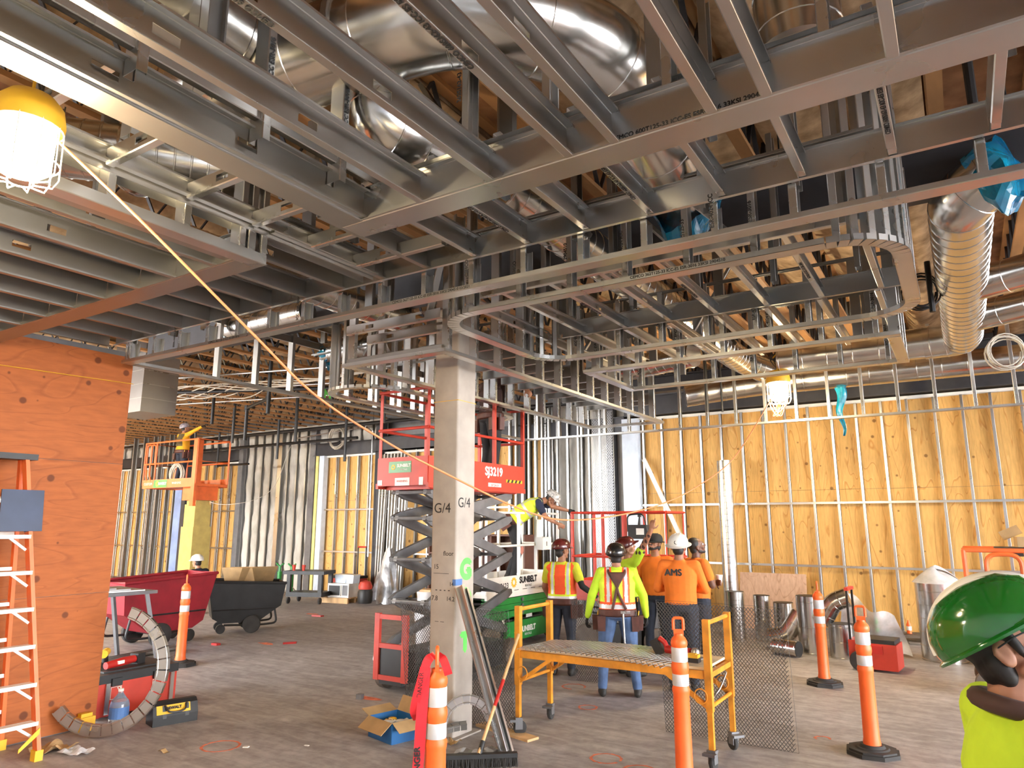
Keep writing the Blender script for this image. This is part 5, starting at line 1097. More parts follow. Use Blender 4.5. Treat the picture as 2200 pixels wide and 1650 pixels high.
for i, x in enumerate((-15.05, -14.6)): gc = thing('pipe_stand', ('left', 'right')[i] + ' one of two green pipe stands by the insulated wall', 'pipe stand', (x, 12.6, 0), 0, 'green pipe stands'); obj('post', MB().cyl((0, 0, .12), (0, 0, .62), .06, 10).cyl((0, 0, .62), (0, 0, .75), .035, 8), 'green', gc, smooth=40); obj('vee_head', MB().bar((0, 0, .74), (-.14, 0, .82), .03).bar((0, 0, .74), (.14, 0, .82), .03), 'green', gc); obj('leg', MB().cyl((0, 0, .3), (.25, .1, 0), .016, 6), 'galv', gc); obj('leg', MB().cyl((0, 0, .3), (-.25, .1, 0), .016, 6), 'galv', gc); obj('leg', MB().cyl((0, 0, .3), (0, -.25, 0), .016, 6), 'galv', gc)
rb = thing('rolling_toolbox', 'red wheeled toolbox with raised handle behind the black cart', 'tool box', (-12.95, 13.1, 0)); obj('body', MB().bb(-.55, .25, -.2, .25, .05, .5), 'red_bright', rb); obj('lid', MB().bb(-.56, .26, -.21, .26, .5, .56), 'black', rb); bb = MB(); bb.tube(corner_path([(-.05, .2, .4), (-.05, .2, 1.25), (.22, .2, 1.25), (.22, .2, .4)], .04, 3), .016, 8); obj('pull_handle', bb, 'black', rb); obj('grip', MB().cyl((-.05, .2, 1.25), (.22, .2, 1.25), .022, 8), 'red_bright', rb)
for x in (-.45, .2): wheel(rb, (x, -.22, .11), .11, .06, 'steel_grey', 'rubber', (0, 1, 0))
box_thing('wood_pallet', 'wooden pallet under the white microwave', 'pallet', (-12.75, 12.55, 0), .15, [('deck_board', MB().bb(-.4, .4, -.3 + .16 * i, -.18 + .16 * i, .1, .12), 'wood') for i in range(4)] + [('runner', MB().bb(-.4, .4, y - .03, y + .03, 0, .1), 'wood') for y in (-.27, 0, .27)])
mw = thing('microwave', 'white microwave oven standing on the wooden pallet', 'microwave', (-12.7, 12.55, .12), .15); obj('case', MB().bb(-.3, .3, -.2, .2, 0, .32), 'white', mw); obj('door_window', MB().bb(-.27, .05, -.205, -.2, .05, .27), 'black', mw); obj('door_handle', MB().bb(.07, .09, -.225, -.2, .04, .28), 'white_paint', mw); obj('control_panel', MB().bb(.12, .27, -.204, -.2, .05, .28), 'steel_grey', mw)
for i, (x, w) in enumerate(((-12.75, .3), (-12.45, .2))): box_thing('storage_tub', ('larger', 'smaller')[i] + ' pale blue tub on the white microwave', 'tub', (x, 12.6, .44), .1, [('tub', MB().prism([(-w / 2, 0), (w / 2, 0), (w * .58, .18), (-w * .58, .18)], (0, -.12, 0), (0, .12, 0), (1, 0, 0), (0, 0, 1)), 'wallboard'), ('tub_rim', MB().bb(-w * .6, w * .6, -.13, .13, .18, .2), 'white')])
for i, (x, y, h) in enumerate(((-12.2, 13.35, .7), (-11.6, 12.9, 1.25))):
    pw = thing('wrapped_item', ('low item wrapped in grey plastic behind the microwave', 'tall item wrapped in grey plastic beside the stacked studs')[i], 'wrapped item', (x, y, 0)); obj('wrap', MB().grid(lambda u, v: ((.26 * (1 - .75 * v ** 2) * (1 + .12 * sin(5 * u * 6.28) + .1 * sin(11 * v + 3 * u * 6.28))) * cos(u * 6.283), (.24 * (1 - .75 * v ** 2)) * (1 + .1 * sin(9 * v + 2 * u * 6.28)) * sin(u * 6.283), h * v + .03 * sin(7 * u * 6.28)), 28, 14), 'tarp', pw, smooth=60)
vc = thing('shop_vacuum', 'small red and black wheeled machine beside the wrapped item', 'machine', (-11.75, 12.3, 0)); obj('drum', MB().lathe([(.0, .05), (.15, .05), (.17, .1), (.17, .3), (.14, .36), (0, .36)], seg=18), 'black', vc, smooth=40); obj('top', MB().lathe([(.15, .36), (.16, .42), (.12, .52), (0, .56)], seg=18), 'red_bright', vc, smooth=40)
# pile of plastic-wrapped parts at the scissor lift
pile = thing('wrapped_bundle', 'upright bundle of film-wrapped fittings left of the red scissor lift', 'bundle', (-6.55, 8.15, 0)); obj('wrap', MB().grid(lambda u, v: ((.2 * (1 + .14 * sin(18 * u) + .1 * sin(13 * v))) * cos(u * 6.283), (.2 * (1 + .1 * sin(14 * u + 9 * v))) * sin(u * 6.283), .9 * v), 24, 14), 'plastic_film', pile, smooth=60); obj('core', MB().bb(-.1, .1, -.1, .1, 0, .92), 'wood', pile)
for i in range(5):
    pb = thing('film_roll', ('leftmost', 'second', 'middle', 'fourth', 'rightmost')[i] + ' small film-wrapped fitting on the floor left of the lift', 'fitting', (-6.85 + .2 * i, 7.5 + .12 * (i % 2), 0), .5 * i); obj('wrap', MB().lathe([(.0, 0), (.07, .0), (.1, .05), (.09, .12), (.04, .16), (0, .16)], seg=12), 'plastic_film', pb, smooth=60); obj('fitting_core', MB().lathe([(0, .005), (.05, .005), (.06, .06), (0, .12)], seg=10), ('yellow', 'black', 'yellow', 'steel_grey', 'black')[i], pb)
cabn = thing('gang_box', 'brown wooden shelf unit behind the green scissor lift', 'shelf unit', (-8.6, 12.4, 0)); b = MB().bb(-1.2, 1.2, .25, .28, 0, 1.6)
for z in (.02, .4, .8, 1.2, 1.58): b.bb(-1.2, 1.2, -.25, .28, z, z + .03)
for x in (-1.2, -.4, .4, 1.2): b.bb(x - .015, x + .015, -.25, .28, 0, 1.6)
mat('cab_brown', (.10, .035, .02), .6); obj('carcass', b, 'cab_brown', cabn)
# ---------------- right: ducts on the floor, toolbox, sheet, bottles
def stub(label, loc, r, h, pitch=.2, lie=None, plast=False):
    t = thing('duct_section', label, 'duct', loc)
    P = [(0, 0, 0), (0, 0, h)] if lie is None else [(0, 0, r), (lie[0], lie[1], r)]
    b = duct_mesh(P, r, pitch); obj('duct_wall', MB().tube([V(P[0]), V(P[1])], r, 28, False) if False else b, 'duct', t, smooth=35)
    if lie is None: obj('mouth_shade', MB().lathe([(r * .97, h + .001), (r * .97, h + .004), (0, h + .004)], seg=24), 'black', t)  # black disc on the capped end stands in for the shade inside
    else:
        a = V(P[0]); d = (V(P[1]) - a).normalized(); obj('mouth_shade', MB().cyl(a - d * .004, a - d * .001, r * .96, 24), 'black', t)
    return t
stub('tallest spiral duct section standing upright beside the green helmet', (-.42, 11.75, 0), .28, 1.05, .18)
stub('upright plain duct section behind the far orange post', (-2.05, 11.35, 0), .18, .80, .35)
stub('short upright duct section under the duct elbow', (-1.62, 11.2, 0), .17, .46, .2)
stub('duct section lying on the floor left of the far orange post', (-2.15, 10.9, 0), .11, .3, .12, (-.35, .12))
stub('upright duct section left behind the leaning metal mesh', (-3.3, 12.0, 0), .15, .75, .3)
stub('narrow upright duct section behind the leaning metal mesh', (-2.9, 12.1, 0), .13, .7, .3)
stub('duct section in the shadow behind the metal mesh, next to the lying duct', (-2.55, 12.0, 0), .15, .62, .3)
stub('short wide duct section behind the foreground worker', (.2, 11.6, 0), .2, .45, .2)
el = thing('duct_elbow', 'shiny segmented duct elbow standing on the short duct section', 'duct', (-1.62, 11.2, .465)); obj('elbow', duct_mesh([(-.25, 0, 0), (-.08, 0, .28), (.12, 0, .36)], .13, .1, .25), 'duct', el, smooth=35)
el2 = thing('duct_elbow', 'tilted duct elbow lying behind the mesh beside the upright sections', 'duct', (-2.45, 11.4, .12)); obj('elbow', duct_mesh([(-.2, 0, .05), (.05, 0, .1), (.25, .05, .42)], .13, .14, .25), 'duct', el2, smooth=35)
td = thing('duct_section', 'very tall thin spiral duct leaning upright against the plywood wall', 'duct', (-3.73, 13.35, 0)); obj('duct_wall', duct_mesh([(0.0, 0, 0), (-.02, .1, 3.0)], .135, .11), 'duct', td, smooth=35); obj('mouth_shade', MB().cyl((-.02, .1, 3.001), (-.02, .1, 3.005), .125, 24), 'black', td)  # the disc on top is painted black as the shaded inside
sh = thing('board_sheet', 'stained reddish board sheet leaning against the plywood wall', 'board', (-3.05, 13.4, 0)); obj('board', MB().bar((0, .0, 0), (0, .25, .95), 1.15, .02, (0, 1, 0)), 'ply_osb', sh)
pf = thing('plastic_sheet', 'crumpled translucent plastic sheet behind the red wheeled toolbox', 'plastic sheet', (-1.3, 11.7, 0)); obj('film', MB().grid(lambda u, v: (.9 * (u - .5) * (1.1 - .4 * v), .15 * sin(7 * u) * v + .1 * sin(5 * v), .82 * v * (1 - .35 * u) + .05 * sin(9 * u)), 20, 14), 'plastic_film', pf, smooth=60)
pf2 = thing('plastic_sheet', 'clear plastic cap over the tallest spiral duct section', 'plastic sheet', (-.42, 11.75, 1.06)); obj('film', MB().grid(lambda u, v: (.31 * v * cos(u * 6.283), .31 * v * sin(u * 6.283), .16 * (1 - v * v) * (1 + .3 * sin(12 * u)) - .03 * v), 24, 8), 'plastic_film', pf2, smooth=60)
rt = thing('rolling_toolbox', 'red wheeled toolbox with a raised black handle on the right', 'tool box', (-1.13, 10.6, 0), rad(-5))
obj('body', MB().bb(-.22, .26, -.2, .22, .03, .34).bb(-.3, -.2, -.18, .2, .1, .36), 'red_bright', rt); obj('lid', MB().bb(-.2, .24, -.19, .21, .34, .39), 'black', rt); obj('latch', MB().bb(-.02, .1, -.215, -.2, .22, .32), 'red', rt)
bb = MB(); bb.bb(-.29, -.265, -.16, -.135, .3, .98).bb(-.29, -.265, .14, .165, .3, .98); obj('handle_tube', bb, 'black', rt); obj('handle_grip', MB().bb(-.3, -.255, -.17, .175, .97, 1.01), 'red_bright', rt)
for y in (-.22, .23): wheel(rt, (-.17, y, .12), .12, .05, 'black', 'rubber', (0, 1, 0))
for i, (x, c) in enumerate(((-1.38, 'green_paint'), (-.92, 'orange'))):
    bo = thing('drink_bottle', ('green', 'orange')[i] + ' drink bottle on the floor against the plywood wall', 'bottle', (x, 13.15, .14)); obj('bottle', MB().lathe([(0, 0), (.035, 0), (.036, .13), (.015, .18), (.015, .2), (0, .2)], seg=14), c, bo, smooth=40); obj('label_band', MB().lathe([(.0365, .05), (.0368, .05), (.0368, .11), (.0365, .11)], seg=14), 'white', bo)
for i in range(8):
    t = thing('steel_stud', 'loose steel stud stacked on the floor along the plywood wall', 'stud', (-1.9 + .1 * (i % 2), 13.0 + .1 * (i % 4), 0), 0, 'studs stacked along the plywood wall'); obj('channel', chan_mesh(2.6, .092, .041, .011), (), t, (0, 0, .005 + .05 * (i // 4) + .045 * (i // 4)))
# things on the right lift tray
db = thing('impact_driver', 'red and black impact driver standing on the right lift', 'drill', (.92, 9.85, 1.585), .1); obj('motor', MB().tube([(-.08, 0, .2), (.03, 0, .2), (.08, 0, .2)], [.035, .035, .022], 12), 'red', db, smooth=40); obj('bit', MB().cyl((.08, 0, .2), (.2, 0, .2), .006, 6), 'galv', db); obj('grip', MB().tube([(-.03, 0, .18), (-.045, 0, .05)], [.024, .026], 10), 'black', db, smooth=40); obj('battery', MB().bb(-.1, .04, -.04, .04, 0, .05), 'red', db)
cb2 = thing('cardboard_box', 'small open cardboard box on the right lift beside the drill', 'box', (.55, 9.8, 1.585), .2); obj('box_wall', MB().bb(-.1, .1, -.06, .06, 0, .11), 'card', cb2); obj('flap', MB().bar((-.1, .06, .11), (-.14, .1, .2), .2, .006, (0, 1, 0)), 'card', cb2); obj('flap', MB().bar((.1, 0, .11), (.15, 0, .15), .12, .006, (0, 0, 1)), 'card', cb2)
# ---------------- people
mat('skin', (.42, .20, .12), .55, 0, .08, 9); mat('skin_tan', (.33, .15, .085), .55, 0, .08, 9); mat('skin_dark', (.14, .06, .035), .5, 0, .08, 9)
mat('hair', (.012, .009, .008), .6, 0, .3, 60); mat('lips', (.30, .10, .08), .5); mat('eye', (.7, .68, .65), .25); mat('pupil', (.02, .012, .01), .2)
mat('lime', (.44, .65, .02), .8, 0, .12, 7, .25); mat('lime_dull', (.58, .60, .03), .8, 0, .12, 7, .25); mat('vest_orange', (.88, .10, .02), .75, 0, .1, 8); mat('vest_lime', (.66, .80, .04), .75, 0, .1, 8)
mat('tee_orange', (.74, .17, .015), .85, 0, .12, 7, .25); mat('denim', (.055, .095, .19), .85, 0, .3, 9, .2); mat('denim_dark', (.018, .022, .035), .85, 0, .3, 9); mat('cloth_black', (.012, .012, .014), .85, 0, .3, 8); mat('cloth_navy', (.012, .016, .04), .85, 0, .2, 8)
mat('leather', (.075, .022, .014), .6, 0, .3, 10, .2); mat('boot', (.018, .015, .013), .65, 0, .3); mat('helmet_brown', (.09, .012, .01), .25, 0, .3, 9, coat=.4); mat('helmet_black', (.012, .011, .011), .25, 0, .2, coat=.5); mat('helmet_white', (.70, .69, .65), .3, 0, .05, coat=.3)
mat('helmet_camo', (.05, .05, .055), .3, 0, .1, 26, 0, (1, 1, 1), (.65, .63, .6)); mat('yellow_cloth', (.72, .34, .012), .85, 0, .15, 7, .3); mat('vest_brown', (.10, .075, .03), .85, 0, .2); mat('helmet_blue', (.10, .12, .30), .3, 0, .5, 20, 0, (1, 1, 1), (.55, .5, .5))
mat('jean_knee', (.42, .16, .12), .8); mat('shirt_brown', (.05, .022, .018), .8); mat('skin_fg', (.36, .165, .10), .5, 0, .1, 14, .1)
def remesh(mb, vox, smooth=3):
    me = mb.mesh('raw'); o = bpy.data.objects.new('raw', me); COL.objects.link(o)
    r = o.modifiers.new('r', 'REMESH'); r.mode = 'VOXEL'; r.voxel_size = vox; r.use_smooth_shade = True
    if smooth: s = o.modifiers.new('s', 'SMOOTH'); s.iterations = smooth; s.factor = .5
    dg = bpy.context.evaluated_depsgraph_get(); out = bpy.data.meshes.new_from_object(o.evaluated_get(dg))
    bpy.data.objects.remove(o); out.materials.clear(); return out
class Fig:
    def __init__(s): s.mb = MB(); s.pr = []
    def limb(s, pts, rs, m, seg=12):
        pts = [V(p) for p in pts]
        P, R = [], []
        for i, (p, r) in enumerate(zip(pts, rs)):
            if i == 0:
                d = (pts[1] - p).normalized()
                for a in (85, 55, 28): P.append(p - d * r * sin(rad(a))); R.append(r * cos(rad(a)))
            P.append(p); R.append(r)
            if i == len(pts) - 1:
                d = (p - pts[-2]).normalized()
                for a in (28, 55, 85): P.append(p + d * r * sin(rad(a))); R.append(r * cos(rad(a)))
        s.mb.tube(P, R, seg)
        for a, b, ra, rb in zip(pts, pts[1:], rs, rs[1:]): s.pr.append(('c', np.array(a), np.array(b), ra, rb, m))
    def ball(s, c, r, m, R=None):
        """ellipsoid; r may be a 3-tuple in frame R"""
        c = V(c); r = (r, r, r) if not isinstance(r, tuple) else r; R = R or M.Identity(3); n = 10; vs = []; pf = []
        b = MB(); b.lathe([(max(1e-5, cos(rad(-90 + 18 * i))), sin(rad(-90 + 18 * i))) for i in range(11)], seg=16)
        s.mb.add([c + R @ V((v[0] * r[0], v[1] * r[1], v[2] * r[2])) for v in b.v], b.f)
        s.pr.append(('e', np.array(c), np.array(R), np.array(r), m))
    def torso(s, st, lat, m):
        """st: list of (centre, rx, ry); lat: lateral unit vector"""
        lat = V(lat).normalized(); vs = []; seg = 20; n = len(st)
        ax = [(V(st[min(i + 1, n - 1)][0]) - V(st[max(i - 1, 0)][0])).normalized() for i in range(n)]
        full = [(V(st[0][0]) - ax[0] * .03, st[0][1] * .6, st[0][2] * .6, ax[0])] + [(V(c), a, b, x) for (c, a, b), x in zip(st, ax)] + [(V(st[-1][0]) + ax[-1] * .03, st[-1][1] * .6, st[-1][2] * .6, ax[-1])]
        for c, a, b, x in full:
            l = (lat - x * lat.dot(x)).normalized(); f = x.cross(l)
            for k in range(seg):
                t = 2 * pi * k / seg; e = lambda q: math.copysign(abs(q) ** .85, q); vs.append(c + l * a * e(cos(t)) + f * b * e(sin(t)))
        n2 = len(full); fs = [(i * seg + k, i * seg + (k + 1) % seg, (i + 1) * seg + (k + 1) % seg, (i + 1) * seg + k) for i in range(n2 - 1) for k in range(seg)] + [tuple(range(seg))[::-1], tuple((n2 - 1) * seg + k for k in range(seg))]
        s.mb.add(vs, fs)
        for (c0, a0, b0), (c1, a1, b1) in zip(st, st[1:]):
            x = (V(c1) - V(c0)).normalized(); l = (lat - x * lat.dot(x)).normalized(); f = x.cross(l)
            s.pr.append(('t', np.array(c0), np.array(c1), (a0, b0), (a1, b1), np.array(l), np.array(f), m))
    def build(s, vox, paint=None, smooth=3):
        me = remesh(s.mb, vox, smooth); n = len(me.polygons); C = np.empty(n * 3); me.polygons.foreach_get('center', C); C = C.reshape(-1, 3)
        best = np.full(n, 1e9); names = []; idx = np.zeros(n, int)
        for p in s.pr:
            m = p[-1]
            if m not in names: names.append(m)
            if p[0] == 'c':
                _, a, b, ra, rb, _ = p; ab = b - a; t = np.clip(((C - a) @ ab) / max(1e-9, ab @ ab), 0, 1); d = np.linalg.norm(C - a - t[:, None] * ab, axis=1) - (ra + (rb - ra) * t)
            elif p[0] == 'e':
                _, c, R, r, _ = p; q = ((C - c) @ R) / r; d = (np.linalg.norm(q, axis=1) - 1) * r.min()
            else:
                _, a, b, ra, rb, l, f, _ = p; ab = b - a; t = np.clip(((C - a) @ ab) / (ab @ ab), 0, 1); q = C - a - t[:, None] * ab
                rx = ra[0] + (rb[0] - ra[0]) * t; ry = ra[1] + (rb[1] - ra[1]) * t; h = np.abs(q @ (ab / np.linalg.norm(ab)))
                d = (np.sqrt(((q @ l) / rx) ** 2 + ((q @ f) / ry) ** 2) - 1) * np.minimum(rx, ry) + h
            k = d < best; best[k] = d[k]; idx[k] = names.index(m)
        if paint: names, idx = paint(C, names, idx)
        for m in names: me.materials.append(G(m))
        me.polygons.foreach_set('material_index', idx.astype(np.int32)); me.polygons.foreach_set('use_smooth', np.ones(n, bool)); me.update()
        return me
def pick(names, idx, mask, m):
    if m not in names: names.append(m)
    idx[mask] = names.index(m); return names, idx
def hand(F, wr, d, palm, m, curl=.5, s=1., point=False, side=1):
    """palm + four unequal fingers + thumb; d: direction along the hand, palm: palm normal"""
    d, palm = V(d).normalized(), V(palm).normalized(); palm = (palm - d * palm.dot(d)).normalized(); w_ = d.cross(palm) * side; wr = V(wr)
    Rm = M((w_, palm, d)).transposed(); F.ball(wr + d * .05 * s, (.043 * s, .018 * s, .056 * s), m, Rm)
    for k, (o, l) in enumerate(((-.029, .072), (-.0095, .082), (.0105, .076), (.029, .06))):
        c = curl if not (point and k == 0) else 0.; l *= s; p0 = wr + d * .085 * s + w_ * o * s
        d1 = (d * cos(c * .9) + palm * sin(c * .9)).normalized(); d2 = (d * cos(c * 2.1) + palm * sin(c * 2.1)).normalized(); d3 = (d * cos(c * 3) + palm * sin(c * 3)).normalized()
        p1 = p0 + d1 * l * .45; p2 = p1 + d2 * l * .33; p3 = p2 + d3 * l * .24
        F.limb([p0 - d * .02 * s, p0, p1, p2, p3], [.0095 * s, .0098 * s, .0092 * s, .0085 * s, .0075 * s], m, 8)
    t0 = wr + d * .03 * s - w_ * .036 * s; t1 = t0 + (d * .5 - w_ * .8 + palm * .3).normalized() * .035 * s; t2 = t1 + (d * .85 - w_ * .25 + palm * .4).normalized() * .034 * s
    F.limb([t0, t1, t2], [.013 * s, .011 * s, .009 * s], m, 8)
def head(F, c, fwd, up, skin, hair='hair', s=1., beard=None, bald=False, fine=False):
    f, u = V(fwd).normalized(), V(up).normalized(); u = (u - f * u.dot(f)).normalized(); l = f.cross(u); R = M((l, f, u)).transposed(); c = V(c)
    A = lambda x, y, z: c + (l * x + f * y + u * z) * s
    F.ball(A(0, -.008, .025), (.074 * s, .094 * s, .092 * s), skin, R)
    F.ball(A(0, .022, -.045), (.056 * s, .068 * s, .070 * s), skin, R)
    F.ball(A(0, .068, -.095), (.026 * s, .022 * s, .022 * s), beard or skin, R)          # chin
    for x in (-1, 1): F.limb([A(x * .055, 0, -.06), A(x * .02, .062, -.095)], [.018 * s, .018 * s], beard or skin, 8)   # jaw
    F.limb([A(0, .088, .015), A(0, .108, -.022)], [.010 * s, .0155 * s], skin, 8)        # nose
    for x in (-1, 1):
        F.ball(A(x * .012, .1, -.028), .0095 * s, skin)
        F.limb([A(x * .014, .086, .030), A(x * .050, .068, .030)], [.011 * s, .009 * s], skin, 8)  # brow
        F.ball(A(x * .040, .056, -.032), (.024 * s, .022 * s, .022 * s), skin, R)                    # cheek
        F.ball(A(x * .032, .078, .008), .0125 * s, 'eye'); F.ball(A(x * .032, .0865, .008), .0058 * s, 'pupil')
        F.ball(A(x * .077, -.012, -.012), (.010 * s, .020 * s, .032 * s), skin, R); F.limb([A(x * .078, -.02, .012), A(x * .088, -.026, .0), A(x * .084, -.018, -.03)], [.009 * s, .008 * s, .009 * s], skin, 6)
    F.limb([A(-.022, .084, -.058), A(0, .092, -.056), A(.022, .084, -.058)], [.006 * s, .009 * s, .006 * s], 'lips', 8)
    if beard:
        F.limb([A(-.025, .088, -.045), A(.025, .088, -.045)], [.007 * s, .007 * s], beard, 8)
    if not bald:
        F.ball(A(0, -.03, .045), (.082 * s, .088 * s, .085 * s), hair, R); F.ball(A(0, -.055, -.03), (.066 * s, .05 * s, .06 * s), hair, R)
    return A, R
def hard_hat(par, A, R, m, s=1., brim='cap', band=None, lift=.035, full=False):
    """dome, brim and peak in the head frame"""
    o = A(0, -.008, lift); k = MB(); prof = [(.118, 0), (.120, .02), (.116, .05), (.100, .085), (.070, .112), (.035, .124), (0, .127)]
    def el(b, sx, sy):
        return [o + R @ (V((v[0] * sx, v[1] * sy, v[2])) * s) for v in b.v]
    b = MB().lathe(prof, seg=28); shell = MB().add(el(b, .98, 1.2), b.f)
    h = obj('helmet_shell', shell, m, par, smooth=50)
    b = MB()
    if full: b.lathe([(.112, 0), (.155, -.012), (.158, -.008), (.115, .008)], seg=28)
    else: b.lathe([(.112, -.004), (.127, -.006), (.128, 0), (.115, .008)], seg=28)
    b2 = MB().add(el(b, .98, 1.2), b.f); obj('helmet_brim', b2, m, h, smooth=50)
    if not full:
        vs = []; n = 12
        for i in range(n + 1):
            a = rad(25 + 130 * i / n); e = 1 + .42 * max(0, sin(a)) ** 3; vs += [(.118 * cos(a), .118 * sin(a), .006), (.118 * e * cos(a), .118 * e * sin(a), -.012), (.118 * e * cos(a), .118 * e * sin(a), -.006), (.118 * cos(a), .118 * sin(a), .012)]
        fs = []
        for i in range(n):
            for q in range(4): fs.append((4 * i + q, 4 * i + (q + 1) % 4, 4 * i + 4 + (q + 1) % 4, 4 * i + 4 + q))
        b = MB().add(vs, fs); obj('helmet_peak', MB().add(el(b, .98, 1.2), b.f), m, h, smooth=50)
    b = MB()
    for x in (-.03, 0, .03): b.tube([(x, -.125 * cos(rad(a)) * .92, .127 * sin(rad(a)) * .93 + .006) for a in range(20, 161, 14)], .006, 6)
    obj('helmet_ridge', MB().add(el(b, 1, 1.12), b.f), band or m, h, smooth=50)
    return h
def glasses(par, A, s=1., m='clear'):
    b = MB()
    for x in (-1, 1): b.tube([A(x * .033 + .028 * cos(t), .099 + .0, .006 + .02 * sin(t)) for t in np.linspace(0, 2 * pi, 15)[:-1]], .0022 * s, 5, closed=True); b.tube([A(x * .06, .092, .012), A(x * .083, .03, .014), A(x * .084, -.02, .008)], .0022 * s, 5)
    b.tube([A(-.008, .102, .01), A(.008, .102, .01)], .002 * s, 5); g = obj('safety_glasses', b, 'black', par)
    for x in (-1, 1): obj('lens', MB().add([A(x * .033 + .027 * cos(t) * q, .100 + e, .006 + .019 * sin(t) * q) for e in (0, .0015) for q in (1,) for t in np.linspace(0, 2 * pi, 15)[:-1]], [tuple(range(14))[::-1], tuple(range(14, 28))] + [(i, (i + 1) % 14, 14 + (i + 1) % 14, 14 + i) for i in range(14)]), m, g)
def person(label, loc, rz, J=None, h=1.68, top='lime', pants='denim_dark', skin='skin_tan', sleeve=None, boots='boot', glove=(None, None), hat=None, curl=.5, point=None, beard=None, hfwd=(0, 1, 0), hup=(0, 0, 1), vest=None, tpaint=None, belt=None, fat=1., vox=.0078, long_sleeve=False, specs=False, hatkw=None, bald=False, extra=None, hand_dirs=None, knee=None, sleeve2=None):
    s = h / 1.75; t = thing('person', label, 'person', loc, rz); F = Fig()
    D = dict(neck=(0, 0, 1.47), chest=(0, 0, 1.30), belly=(0, .015, 1.10), pelvis=(0, 0, .95), shL=(-.185, 0, 1.405), shR=(.185, 0, 1.405), elL=(-.245, -.03, 1.12), elR=(.245, -.03, 1.12), wrL=(-.26, .06, .88), wrR=(.26, .06, .88), hipL=(-.095, 0, .92), hipR=(.095, 0, .92), knL=(-.11, .03, .50), knR=(.11, .03, .50), anL=(-.12, -.03, .09), anR=(.12, -.03, .09), head=(0, .025, 1.62))
    D.update(J or {}); Q = {k: V(v) * s for k, v in D.items()}
    lat = (Q['shR'] - Q['shL']).normalized(); f = fat
    st = [(Q['pelvis'] - (Q['chest'] - Q['pelvis']).normalized() * .06 * s, .165 * s * f, .115 * s * f), (Q['pelvis'], .17 * s * f, .12 * s * f)]
    F.torso(st, lat, pants)
    st = [(Q['pelvis'].lerp(Q['belly'], .15), .168 * s * f, .122 * s * f), (Q['belly'], .163 * s * f, .122 * s * f), (Q['chest'], .178 * s * f, .122 * s * f), (Q['chest'].lerp(Q['neck'], .55), .165 * s, .10 * s), (Q['chest'].lerp(Q['neck'], .85), .10 * s, .075 * s)]
    F.torso(st, lat, top)
    F.limb([Q['neck'] - (Q['neck'] - Q['chest']) * .2, Q['neck'].lerp(Q['head'], .75)], [.058 * s, .054 * s], skin)
    for S_, sg in (('L', -1), ('R', 1)):
        sh, el, wr = Q['sh' + S_], Q['el' + S_], Q['wr' + S_]; gl = glove[0 if S_ == 'L' else 1]
        F.limb([Q['chest'].lerp(Q['neck'], .45), sh], [.085 * s, .068 * s], top)
        slv = sleeve or top
        if long_sleeve: F.limb([sh, sh.lerp(el, .5), el], [.066 * s, .06 * s, .053 * s], slv); F.limb([el, el.lerp(wr, .3), wr.lerp(el, .08)], [.053 * s, .05 * s, .038 * s], slv)
        else:
            F.limb([sh, sh.lerp(el, .62)], [.068 * s, .064 * s], slv); a = (sleeve2 or {}).get(S_, skin)
            F.limb([sh.lerp(el, .5), el], [.046 * s, .042 * s], a); F.limb([el, el.lerp(wr, .3), wr], [.042 * s, .041 * s, .028 * s], a)
        hd = (hand_dirs or {}).get(S_); d = V(hd[0]) if hd else (wr - el); pm = V(hd[1]) if hd else V((-sg, 0, 0)); hand(F, wr, d, pm, gl or skin, curl if point != S_ else .62, s, point == S_, sg)
        hp, kn, an = Q['hip' + S_], Q['kn' + S_], Q['an' + S_]
        F.limb([hp, hp.lerp(kn, .4), kn], [.098 * s * f, .088 * s * f, .066 * s], pants); F.limb([kn, kn.lerp(an, .35), an + (kn - an) * .05], [.064 * s, .062 * s, .056 * s], pants)
        fw = V((sg * .12, 1, 0)).normalized(); heel = an + V((0, 0, -.045 * s)); F.limb([an + (kn - an) * .12, an, heel - fw * .035 * s], [.05 * s, .05 * s, .042 * s], boots); F.limb([heel - fw * .035 * s - V((0, 0, .003)), heel + fw * .1 * s - V((0, 0, .002)), heel + fw * .175 * s - V((0, 0, .008))], [.04 * s, .043 * s, .034 * s], boots)
        if knee: F.ball(kn + V((0, .03, 0)), (.06 * s, .05 * s, .085 * s), knee)
    A, R = head(F, Q['head'], hfwd, hup, skin, s=s, beard=beard, bald=bald)
    if extra: extra(F, Q, s)
    o = bpy.data.objects.new('body', F.build(vox, tpaint and (lambda C, n, i: tpaint(C, n, i, Q, s)))); link(o, t)
    if hat: hard_hat(t, A, R, hat, s, **(hatkw or {}))
    if specs: glasses(t, A, s)
    ax = (Q['chest'] - Q['pelvis']).normalized(); fwd = ax.cross(lat) * -1 if False else lat.cross(ax) * -1
    fwd = ax.cross(lat); fwd = -fwd if fwd.dot(V((0, 1, 0))) < 0 and abs(fwd.y) > .2 else fwd
    if vest:
        base, stripe, kind = vest; G_ = Fig(); e = .014 * s
        st = [(Q['pelvis'].lerp(Q['belly'], .1), .175 * s * f + e, .125 * s * f + e), (Q['belly'], .165 * s * f + e, .124 * s * f + e), (Q['chest'], .176 * s * f + e, .12 * s * f + e), (Q['chest'].lerp(Q['neck'], .5), .155 * s + e, .10 * s + e), (Q['chest'].lerp(Q['neck'], .8), .10 * s, .08 * s)]
        G_.torso(st, lat, base)
        for S_ in 'LR': G_.limb([Q['chest'].lerp(Q['neck'], .45), Q['sh' + S_].lerp(Q['chest'], .12)], [.09 * s + e * .5, .072 * s + e * .4], base)
